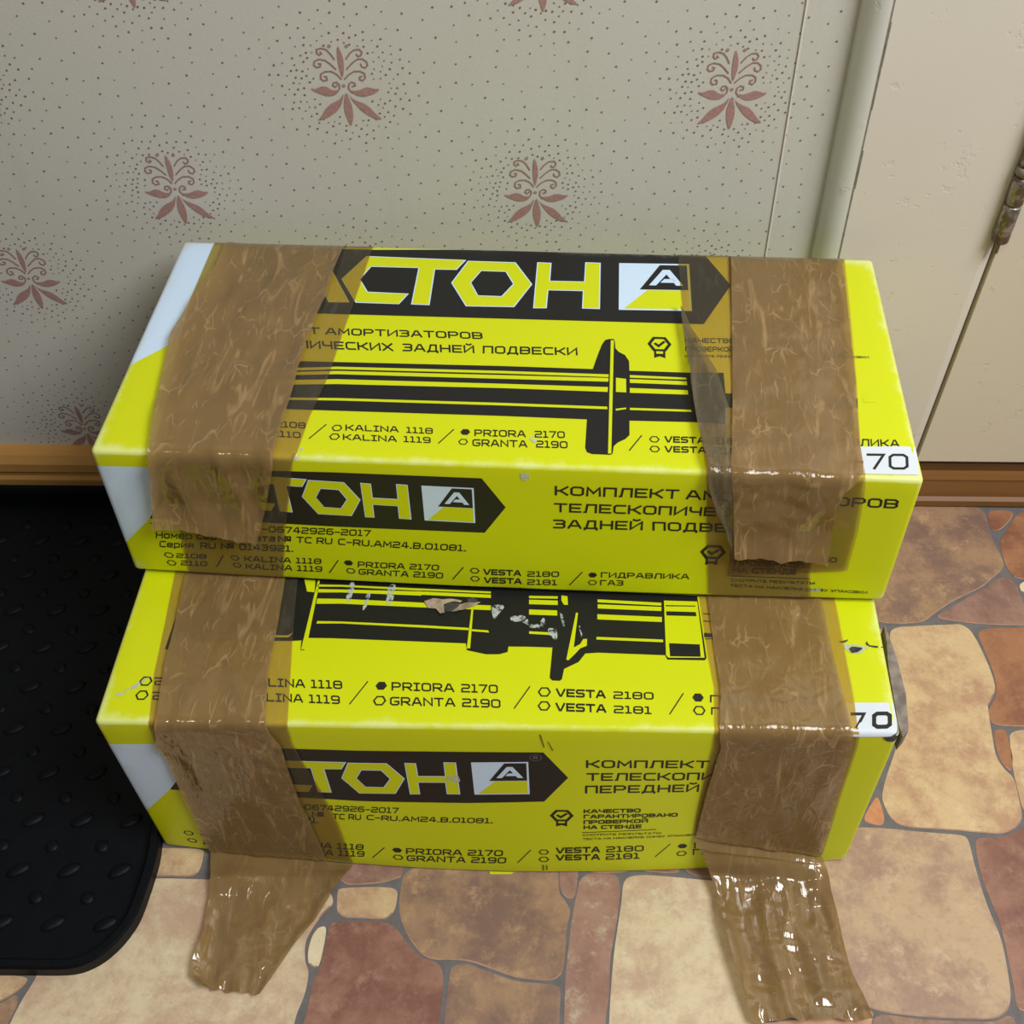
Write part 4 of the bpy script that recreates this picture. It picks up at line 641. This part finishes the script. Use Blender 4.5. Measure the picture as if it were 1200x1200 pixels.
GLY = {
 'О': (1, [_o()]), 'К': (1, _K), 'М': (1.12, [[(0, 0), (0.04, 1), (.5, .3), (.96, 1), (1, 0)]]), 'П': (1, [[(0, 0), (0, 1), (1, 1), (1, 0)]]),
 'Л': (1.02, _L), 'Е': (.92, _E), 'Т': (1, [[(0, 1), (1, 1)], [(.5, 1), (.5, 0)]]), 'А': (1.08, _A), 'Р': (.96, [_P]), 'И': (1, _I),
 'З': (.92, _three), 'В': (.98, [_B]), 'С': (.94, [_C]), 'Ч': (.94, [[(0, 1), (0, .6), (_c, .42), (1, .42)], [(1, 1), (1, 0)]]), 'Х': (1, [[(0, 0), (1, 1)], [(0, 1), (1, 0)]]),
 'Д': (1.08, _D), 'Н': (1, [[(0, 0), (0, 1)], [(1, 0), (1, 1)], [(0, .5), (1, .5)]]), 'Й': (1, _I+[[(.25, 1.30), (.4, 1.2), (.6, 1.2), (.75, 1.30)]]),
 'Г': (.86, [[(0, 0), (0, 1), (1, 1)]]), 'У': (1, [[(0, 1), (.55, .42)], [(1, 1), (.45, 0), (.1, 0)]]),
 'Ь': (.92, [[(0, 1), (0, 0), (.8, 0), (1, .16), (1, .44), (.8, .56), (0, .56)]]), 'Ы': (1.25, [[(0, 1), (0, 0), (.55, 0), (.72, .16), (.72, .42), (.55, .56), (0, .56)], [(1, 0), (1, 1)]]),
 'I': (.62, [[(0, 0), (1, 0)], [(0, 1), (1, 1)], [(.5, 0), (.5, 1)]]), 'N': (1, [[(0, 0), (0, 1), (1, 0), (1, 1)]]), 'L': (.86, [[(0, 1), (0, 0), (1, 0)]]),
 'R': (1, [_P, [(.5, .42), (1, 0)]]), 'G': (1, [_C[:-1]+[(1-_c, 0), (1, _d), (1, .46), (.55, .46)]]), 'V': (1.05, [[(0, 1), (.42, 0), (.58, 0), (1, 1)]]),
 'S': (.96, [[(1, 1), (.15, 1), (0, .88), (0, .62), (.15, .5), (.85, .5), (1, .38), (1, .12), (.85, 0), (0, 0)]]), 'U': (1, [[(0, 1), (0, _d), (_c, 0), (1-_c, 0), (1, _d), (1, 1)]]),
 '0': (1, [_o()]), '1': (.62, [[(0, 0), (1, 0)], [(.5, 0), (.5, 1), (.05, 1)]]), '2': (.96, [[(0, 1), (.85, 1), (1, .88), (1, .62), (.85, .5), (.15, .5), (0, .38), (0, 0), (1, 0)]]),
 '3': (.92, _three), '4': (.98, [[(.72, 0), (.72, 1)], [(.45, 1), (0, .28), (1, .28)]]), '5': (.96, [[(1, 1), (0, 1), (0, .55), (.85, .55), (1, .42), (1, .12), (.85, 0), (0, 0)]]),
 '6': (.98, [[(.9, 1), (.18, 1), (0, .86), (0, .14), (.18, 0), (.85, 0), (1, .14), (1, .42), (.85, .55), (0, .55)]]), '7': (.92, [[(0, 1), (1, 1), (.4, 0)]]),
 '8': (1, [_o(0, 1, 0, 1), [(0.05, .52), (.95, .52)]]), '9': (.98, [[(.1, 0), (.82, 0), (1, .14), (1, .86), (.82, 1), (.15, 1), (0, .86), (0, .58), (.15, .45), (1, .45)]]),
 '.': (.16, [[(.0, 0), (1, 0)]]), '-': (.66, [[(0, .45), (1, .45)]]), '№': (1.45, [[(0, 0), (0, 1), (.55, 0), (.55, 1)], [(.72, .45), (1, .45), (1, .95), (.72, .95), (.72, .45)], [(.72, .2), (1, .2)]]),
 'а': (.86, [[(.1, .7), (.85, .7), (1, .58), (1, 0), (.15, 0), (0, .1), (0, .28), (.15, .38), (1, .38)]]), 'е': (.88, [[(1, 0), (.15, 0), (0, .12), (0, .58), (.15, .7), (.85, .7), (1, .58), (1, .35), (0, .35)]]),
 'р': (.86, [[(0, -.26), (0, .7), (.85, .7), (1, .58), (1, .12), (.85, 0), (0, 0)]]), 'ф': (1.1, [[(.5, -.26), (.5, 1)], [(.15, .7), (.85, .7), (1, .58), (1, .12), (.85, 0), (.15, 0), (0, .12), (0, .58), (.15, .7)]]),
 'я': (.86, [[(1, 0), (1, .7), (.15, .7), (0, .58), (0, .42), (.15, .3), (1, .3)], [(.45, .3), (0, 0)]]),
}
for a, b in zip('KAEPOCTMBH', 'КАЕРОСТМВН'): GLY[a] = GLY[b]
for lo, up in zip('осмтик', 'ОСМТИК'):
    GLY[lo] = (GLY[up][0]*.84, [[q and (q[0], q[1]*.7) for q in st] for st in GLY[up][1]])

def letter_quads(txt, w):
    """strokes of a string as quads in units of the cap height; returns (quads, total width)"""
    W, GAP = .92, .30
    w *= 1.16
    x = 0; quads = []
    for ch in txt:
        if ch == ' ': x += .55; continue
        gw, sts = GLY[ch]; gw *= W
        for st in sts:
            closed = st[-1] is None
            p = [(x+w/2+q[0]*(gw-w*.2), w/2+q[1]*(1-w)) for q in st if q]
            quads += stroke(p, w, closed)
        x += gw+GAP
    return quads, x-GAP+w

# ------------------------------------------------------------------ cartons
def edge_lines(n, r, step):
    k = max(2, int((n-2*r)/step))
    return [0, r*.35, r*.7]+[r+(n-2*r)*i/k for i in range(k+1)]+[n-r*.7, n-r*.35, n]

def wear_at(b, p):
    d = sorted(min(p[i], (b['L'], b['D'], b['H'])[i]-p[i]) for i in range(3))
    # d[0] is zero on a face: the second distance is the way to the nearest fold, the third to the corner
    fold = math.exp(-max(0, d[1]-.002)/.0075)
    corner = math.exp(-math.hypot(d[1], d[2])/.014)
    if p[2] < b['H']*.5 or (p[1] < .0005 and p[2] < b['H']-.003): fold *= .5
    return min(1.2, fold*.80+corner*.60)

def shell(b, s):
    lx_, ly_, lz_ = edge_lines(b['L'], b['r'], .012), edge_lines(b['D'], b['r'], .012), edge_lines(b['H'], b['r'], .012)
    key = {}; V = []; Wr = []; F = []
    def vid(x, y, z):
        k = (round(x, 6), round(y, 6), round(z, 6))
        if k not in key:
            key[k] = len(V); V.append(rounded(b, (x, y, z))); Wr.append(wear_at(b, (x, y, z)))
        return key[k]
    def face(A, B, fn, flip):
        for i in range(len(A)-1):
            for j in range(len(B)-1):
                q = [vid(*fn(A[i], B[j])), vid(*fn(A[i+1], B[j])), vid(*fn(A[i+1], B[j+1])), vid(*fn(A[i], B[j+1]))]
                F.append(tuple(q[::-1] if flip else q))
    L, D, H = b['L'], b['D'], b['H']
    face(lx_, ly_, lambda a, c: (a, c, H), False); face(lx_, ly_, lambda a, c: (a, c, 0), True)
    face(lx_, lz_, lambda a, c: (a, 0, c), False); face(lx_, lz_, lambda a, c: (a, D, c), True)
    face(ly_, lz_, lambda a, c: (0, a, c), True); face(ly_, lz_, lambda a, c: (L, a, c), False)
    s.put(V, F, 0, True, Wr)

def sheet_pos(b, u, q):
    u = max(u, 0); q = max(q, 0)
    return (u, b['D']-q, b['H']) if q <= b['D'] else (u, 0, b['H']-(q-b['D']))

def decal(b, s, poly, mat, h, mm=True):
    """ink area given in (u, s) millimetres of the unfolded top and front"""
    k = 1e-3 if mm else 1
    p = [(min(q[0]*k, b['L']-.0006) if q[0] < 0 else max(min(q[0]*k, b['L']-.0006), .0006), q[1]*k if q[1] < 0 else min(max(q[1]*k, .0006), b['D']+b['H']-.0006)) for q in poly]
    r = b['r']; D = b['D']
    v, f = tess(p, .012, (-r, -r*.5, -r*.15, r*.5, r, D-r, D-r*.5, D, D+r*.5, D+r), (-r, -r*.5, -r*.15, r*.5, r))
    # y runs downwards in (u, s): turn the faces outwards
    out = []
    for g in f:
        a = sum(v[g[i]][0]*v[g[(i+1) % len(g)]][1]-v[g[(i+1) % len(g)]][0]*v[g[i]][1] for i in range(len(g)))
        out.append(g if a < 0 else g[::-1])
    s.put([sheet(b, x, y, h) for x, y in v], out, mat, True, [wear_at(b, sheet_pos(b, x, y)) for x, y in v])

def quad_put(b, s, q, mat, h):
    a = sum(q[i][0]*q[(i+1) % 4][1]-q[(i+1) % 4][0]*q[i][1] for i in range(4))
    if a > 0: q = q[::-1]
    s.put([sheet(b, x, y, h) for x, y in q], [(0, 1, 2, 3)], mat)

def write(b, s, t, mat, h):
    txt, u0, s0, u1, s1, hu, hs, w = t
    qs, tot = letter_quads(txt, w)
    ex = ((u1-u0)/tot, (s1-s0)/tot)
    for q in qs:
        quad_put(b, s, [((u0+ex[0]*x+hu*y)*1e-3, (s0+ex[1]*x+hs*y)*1e-3) for x, y in q], mat, h)

def framed(fr, q): return (fr[0]+fr[2]*q[0]+fr[4]*q[1], fr[1]+fr[3]*q[0]+fr[5]*q[1])

def logo(b, s, fr, h, Y, Wt, K, skip_a=False):
    sc = math.hypot(fr[2], fr[3])
    for key in ('CT', 'H', 'O1') + (() if skip_a else ('A',)):
        p = [framed(fr, q) for q in letters[key]]
        decal(b, s, grow(p, sc*.016), Wt, h); decal(b, s, p, Y, h+.00008)
    p = [framed(fr, q) for q in letters['O2']]
    decal(b, s, p, Wt, h+.00016); decal(b, s, grow(p, -sc*.016), K, h+.00024)
    F = lambda pts: [framed(fr, q) for q in pts]
    decal(b, s, F([(0, 0), (1, 0), (1, 1), (0, 1)]), Wt, h)
    decal(b, s, F([(.07, .03), (.40, .42), (.965, .42), (.965, .03)]), Y, h+.00008)
    decal(b, s, F([(.29, .43), (.58, .965), (.965, .965), (.965, .43)]), K, h+.00008)
    for q in ([(.42, .52), (.62, .86), (.72, .86), (.90, .52), (.80, .52), (.67, .76), (.52, .52)], [(.58, .58), (.64, .66), (.78, .66), (.80, .58)]):
        decal(b, s, F(q), Wt, h+.00016)

def ring(b, s, c, e, filled, mat, h):
    r = math.hypot(e[0]-c[0], e[1]-c[1])
    P6 = [(c[0]+r*1.05*math.cos(a*math.pi/3), c[1]+r*math.sin(a*math.pi/3)) for a in range(6)]
    if filled: decal(b, s, P6, mat, h)
    else:
        for q in stroke([(x*1e-3, y*1e-3) for x, y in P6], r*.30*1e-3, True): quad_put(b, s, list(q), mat, h)

def medal(b, s, c, e, t, mat, h):
    """hexagonal rosette with a tick and two ribbon tails"""
    R = abs(e[0]-c[0]); V = abs(t[1]-c[1])
    f = lambda x, y: ((c[0]+x*R)*1e-3, (c[1]-y*V)*1e-3)
    def st(p, w, closed=False):
        for q in stroke([f(*a) for a in p], w*R*1e-3, closed): quad_put(b, s, list(q), mat, h)
    st([(.88, 0), (.46, .86), (-.46, .86), (-.88, 0), (-.46, -.86), (.46, -.86)], .28, True)
    st([(-.34, .02), (-.08, -.28), (.36, .28)], .26)
    decal(b, s, [tuple(v*1e3 for v in f(*a)) for a in [(-.48, -.95), (-.48, -1.95), (0, -1.70), (.48, -1.95), (.48, -.95), (.30, -.95), (.30, -1.36), (-.30, -1.36), (-.30, -.95)]], mat, h)

def build_carton(b, art, frames, name_base, root):
    s = Soup()
    shell(b, s)
    mats = [M['yellow'], M['white'], M['black'], M['ink'], M['scuff'], M['tear_hole_dark'], M['kraft'], M['grey_ink'], M['crease_shade']]
    for q in art['white']: decal(b, s, q, 1, .00012)
    for q in art['banner']: decal(b, s, q, 2, .00016)
    for q in art['black']: decal(b, s, q, 2, .00016)
    for q in art['yellow']: decal(b, s, q, 0, .00026)
    for q in art.get('black2', ()): decal(b, s, q, 2, .00036)
    for k, fr in enumerate(frames): logo(b, s, fr, .00024, 0, 1, 2, k == 1 or b is BOX_LOW)
    for t in art['texts']: write(b, s, t, 3, .0002)
    for a, c in art['lines']:
        for q in stroke([(a[0]*1e-3, a[1]*1e-3), ((a[0]+c[0])*.5e-3, (a[1]+c[1])*.5e-3), (c[0]*1e-3, c[1]*1e-3)], .0009): quad_put(b, s, list(q), 3, .0002)
    for c, e, f in art['rings']: ring(b, s, c, e, f, 3, .0002)
    for c, e, t in art['medals']: medal(b, s, c, e, t, 3, .0002)
    if 'reg' in art:
        c, e, t = art['reg']; R = abs(e[0]-c[0]); V = abs(t[1]-c[1])
        for q in stroke([((c[0]+R*math.cos(a*math.pi/8))*1e-3, (c[1]+V*math.sin(a*math.pi/8))*1e-3) for a in range(16)], .0005, True): quad_put(b, s, list(q), 7, .0003)
        write(b, s, ('R', c[0]-R*.4, c[1]+V*.5, c[0]+R*.4, c[1]+V*.5, 0, -V, .2), 7, .0003)
    rnd = random.Random(7)
    for q in art['scuff']:
        q = chaikin(q, 1)
        q = [(x+rnd.uniform(-.5, .5), y+rnd.uniform(-.5, .5)) for x, y in q]
        decal(b, s, q, 4, .00046)
    for q in art.get('crease_shade', ()): decal(b, s, q, 8, .0004)
    for q in art.get('dark', ()):
        decal(b, s, [(x+rnd.uniform(-.9, .9), y+rnd.uniform(-.9, .9)) for x, y in chaikin(q, 1)], 5, .0005)
    base = root.location
    o = s.build('carton', mats, root, base, wear=True)
    return o

def build_sticker(b, art, root, damaged=False):
    s = Soup()
    decal(b, s, art['sticker'], 0, .00055)
    for t in art['sticker_text']: write(b, s, t, 1, .00066)
    o = s.build('label_sticker', [M['label'], M['ink'], M['scuff'], M['tear_hole_dark']], root, root.location)
    return o

# ------------------------------------------------------------------ tape
def interp_rows(rows, step):
    out = []
    for a, c in zip(rows[:-1], rows[1:]):
        l = max(math.hypot(c[0]-a[0], c[1]-a[1]), math.hypot(c[2]-a[2], c[3]-a[3]))
        n = max(1, int(l/step))
        for i in range(n):
            t = i/n; out.append(tuple(a[k]*(1-t)+c[k]*t for k in range(4)))
    out.append(tuple(rows[-1])); return out

def crumple(x, y, seed, amp, sx=1.0, sy=.35, fs=1.0):
    """sharp folds running mostly along the strip (metres in, metres out)"""
    v = 0; a = amp
    for k, fr in enumerate((38*fs, 85*fs, 170*fs)):
        n = noise.noise(Vector((x*fr*sx+seed*7.3, y*fr*sy+seed*3.1, seed*1.7+k)))
        v += a*(1-abs(n)*2.2); a *= .55
    return v

def tape(b, rows, name, mat, root, h0, amp, seed, lift_left=0, lift_right=0, end_lift=0, cols=22, ragged=0, sx=1.0, sy=.35, parent=None):
    R = interp_rows(rows, 4.0); V = []; UV = []; F = []
    n = cols+1; m = len(R)
    for i, (u0, s0, u1, s1) in enumerate(R):
        for j in range(n):
            t = j/cols
            u, q = (u0+(u1-u0)*t)*1e-3, (s0+(s1-s0)*t)*1e-3
            if ragged and i == m-1:
                q += ragged*noise.noise(Vector((t*9, seed, 0)))
            e = 1
            hgt = h0
            if amp:
                hgt += max(0, crumple(u, q, seed, amp, sx, sy))
            hgt += lift_left*max(0, 1-t/.16)**1.5+lift_right*max(0, (t-.84)/.16)**1.5
            hgt += end_lift*max(0, (i-(m-9))/9)**1.5
            hgt = .0006+(hgt-.0006)*min(1, max(0, q)/.012)      # pulled tight over the back edge
            if b is BOX_LOW and q < .155: hgt = min(hgt, .0024)  # pressed flat under the upper box
            q = min(q, b['D']+b['H']-.0008)
            V.append(sheet(b, u, q, hgt)); UV.append((u, q))
    for i in range(m-1):
        for j in range(cols):
            a = i*n+j; F.append((a, a+n, a+n+1, a+1))
    return add(name, V, F, mat, parent or root, root.location, None, True, UV)

def tail(b, last, rows, mat, root, parent, seed, amp, name='tape_tail'):
    """loose end of a strip: leaves the front of the box where the strip ends and lies on the floor"""
    u0, s0, u1, s1 = [v*1e-3 for v in last]
    L0, R0 = sheet(b, u0, s0, .0010), sheet(b, u1, s1, .0010)
    R = [(L0, R0)]+[((x0, y0, .004 if k else .0075), (x1, y1, .004 if k else .0075)) for k, (x0, y0, x1, y1) in enumerate(rows)]
    out = []
    for p, q in zip(R[:-1], R[1:]):
        n = max(2, int(max(math.dist(p[0], q[0]), math.dist(p[1], q[1]))/.0026))
        for i in range(n):
            t = i/n
            out.append(tuple(tuple(a*(1-t)+c*t for a, c in zip(p[k], q[k])) for k in (0, 1)))
    out.append(R[-1])
    V = []; UV = []; F = []; cols = 34; n = cols+1; m = len(out)
    for i, (l, r) in enumerate(out):
        t = i/(m-1)
        for j in range(n):
            w = j/cols
            x, y, z = (l[k]*(1-w)+r[k]*w for k in range(3))
            c = max(0, crumple(x, y, seed, amp*min(1, .12+t*4), 1.0, .35, .62))+max(0, crumple(x+.3, y, seed+1, amp*.35*min(1, t*4), .5, 1.0, .7))
            edge = .0035*max(0, 1-w/.10)+.0030*max(0, (w-.9)/.1)
            if i == m-1: y += .004*noise.noise(Vector((w*8, seed, 2)))
            V.append((x, y-(c*.3 if t < .12 else 0), max(.0016, z-.0025+c+edge*min(1, t*5)))); UV.append((x, y))
    for i in range(m-1):
        for j in range(cols):
            a = i*n+j; F.append((a, a+n, a+n+1, a+1))
    return add(name, V, F, mat, parent, root.location, None, True, UV)

up = empty('cardboard_box', (.0, .67, .1965))
tag(up, 'upper yellow cardboard box with crumpled brown tape, stacked on the other box', 'box')
build_carton(BOX_UP, globals()['up_art'], logo_frames[:2], 'up', up)
build_sticker(BOX_UP, up_art, up)
T_ = tapes
t1 = tape(BOX_UP, T_['up_left_base'], 'tape_strip', M['tape'], up, .0009, 0, 1)
tape(BOX_UP, T_['up_left_over'], 'crumpled_layer', M['tape_loose'], up, .0018, .0018, 2, lift_left=.004, lift_right=.002, end_lift=.007, ragged=.004, parent=t1)
t2 = tape(BOX_UP, T_['up_right_base'], 'tape_strip', M['tape'], up, .0009, 0, 3)
tape(BOX_UP, T_['up_right_second'], 'second_layer', M['tape_second'], up, .0014, 0, 4, parent=t2)
tape(BOX_UP, T_['up_right_over'], 'crumpled_layer', M['tape_loose'], up, .0018, .0015, 5, lift_right=.002, end_lift=.007, ragged=.003, sx=.7, sy=.8, parent=t2)
tape(BOX_UP, T_['up_right_fold'], 'twisted_edge', M['tape_twisted'], up, .0030, .002, 6, lift_left=.003, cols=10, sx=1.6, parent=t2)

low = empty('cardboard_box.001', (.0, .566, 0))
tag(low, 'lower yellow cardboard box on the floor, with torn hole and loose tape tails', 'box')
build_carton(BOX_LOW, low_art, logo_frames[2:], 'low', low)
build_sticker(BOX_LOW, low_art, low)
t3 = tape(BOX_LOW, T_['low_left_base'], 'tape_strip', M['tape'], low, .0009, 0, 11)
tape(BOX_LOW, T_['low_left_over'], 'crumpled_layer', M['tape_loose'], low, .0016, .0013, 12, lift_left=.0015, parent=t3)
t4 = tape(BOX_LOW, T_['low_right_base'], 'tape_strip', M['tape'], low, .0009, 0, 13)
tape(BOX_LOW, T_['low_right_over'], 'crumpled_layer', M['tape_loose'], low, .0016, .0011, 14, parent=t4)
tail(BOX_LOW, T_['low_left_base'][-1], tails['left'], M['tape_tail'], low, t3, 15, .0030)
tail(BOX_LOW, T_['low_right_base'][-1], tails['right'], M['tape_tail'], low, t4, 16, .0050)

# torn hole in the top of the lower box: inner shade painted as flat dark patches, with lifted cardboard lips
s = Soup()
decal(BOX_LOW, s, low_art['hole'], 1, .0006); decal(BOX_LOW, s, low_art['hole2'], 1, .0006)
rnd = random.Random(3)
for q in low_art['torn']:
    v, f = tess([(x*1e-3, y*1e-3) for x, y in q], .004)
    n0 = len(v)
    tp = [sheet(BOX_LOW, x, y, .0007+.0028*abs(noise.noise(Vector((x*160, y*160, 3.3))))) for x, y in v]
    s.put(tp, f, 0, False)
s.build('torn_hole', [M['kraft'], M['tear_hole_dark']], low, low.location)['label'] = 'torn hole with bare brown cardboard lips'
# sliver of yellow card peeling from the bottom edge
s = Soup(); q0, q1, q2 = sheet(BOX_LOW, .268, .478, .0006), sheet(BOX_LOW, .288, .4785, .0006), sheet(BOX_LOW, .272, .4795, .011)
s.put([q0, q1, q2]+[(x, y, z-.0012) for x, y, z in (q0, q1, q2)], [(0, 2, 1), (3, 4, 5), (0, 1, 4, 3), (1, 2, 5, 4), (2, 0, 3, 5)])
s.build('peeled_sliver', [M['yellow']], low, low.location)
# split end flap standing out at the right-hand end
fl = [(.2805, .5171), (.2815, .5155), (.2838, .4861), (.2832, .4566), (.2785, .4265), (.2732, .4210), (.2722, .4330), (.2760, .4823), (.2790, .5020)]
s = Soup(); n = len(fl)
s.put([(x, y, .1905-.004*abs(noise.noise(Vector((y*60, 0, 1))))) for x, y in fl]+[(x, y, .1725) for x, y in fl], [tuple(range(n)), tuple(range(2*n-1, n-1, -1))]+[(i, n+i, n+(i+1) % n, (i+1) % n) for i in range(n)])
s.build('end_flap', [M['board_grey']], low, low.location)['label'] = 'greyed torn edge of the end flap'
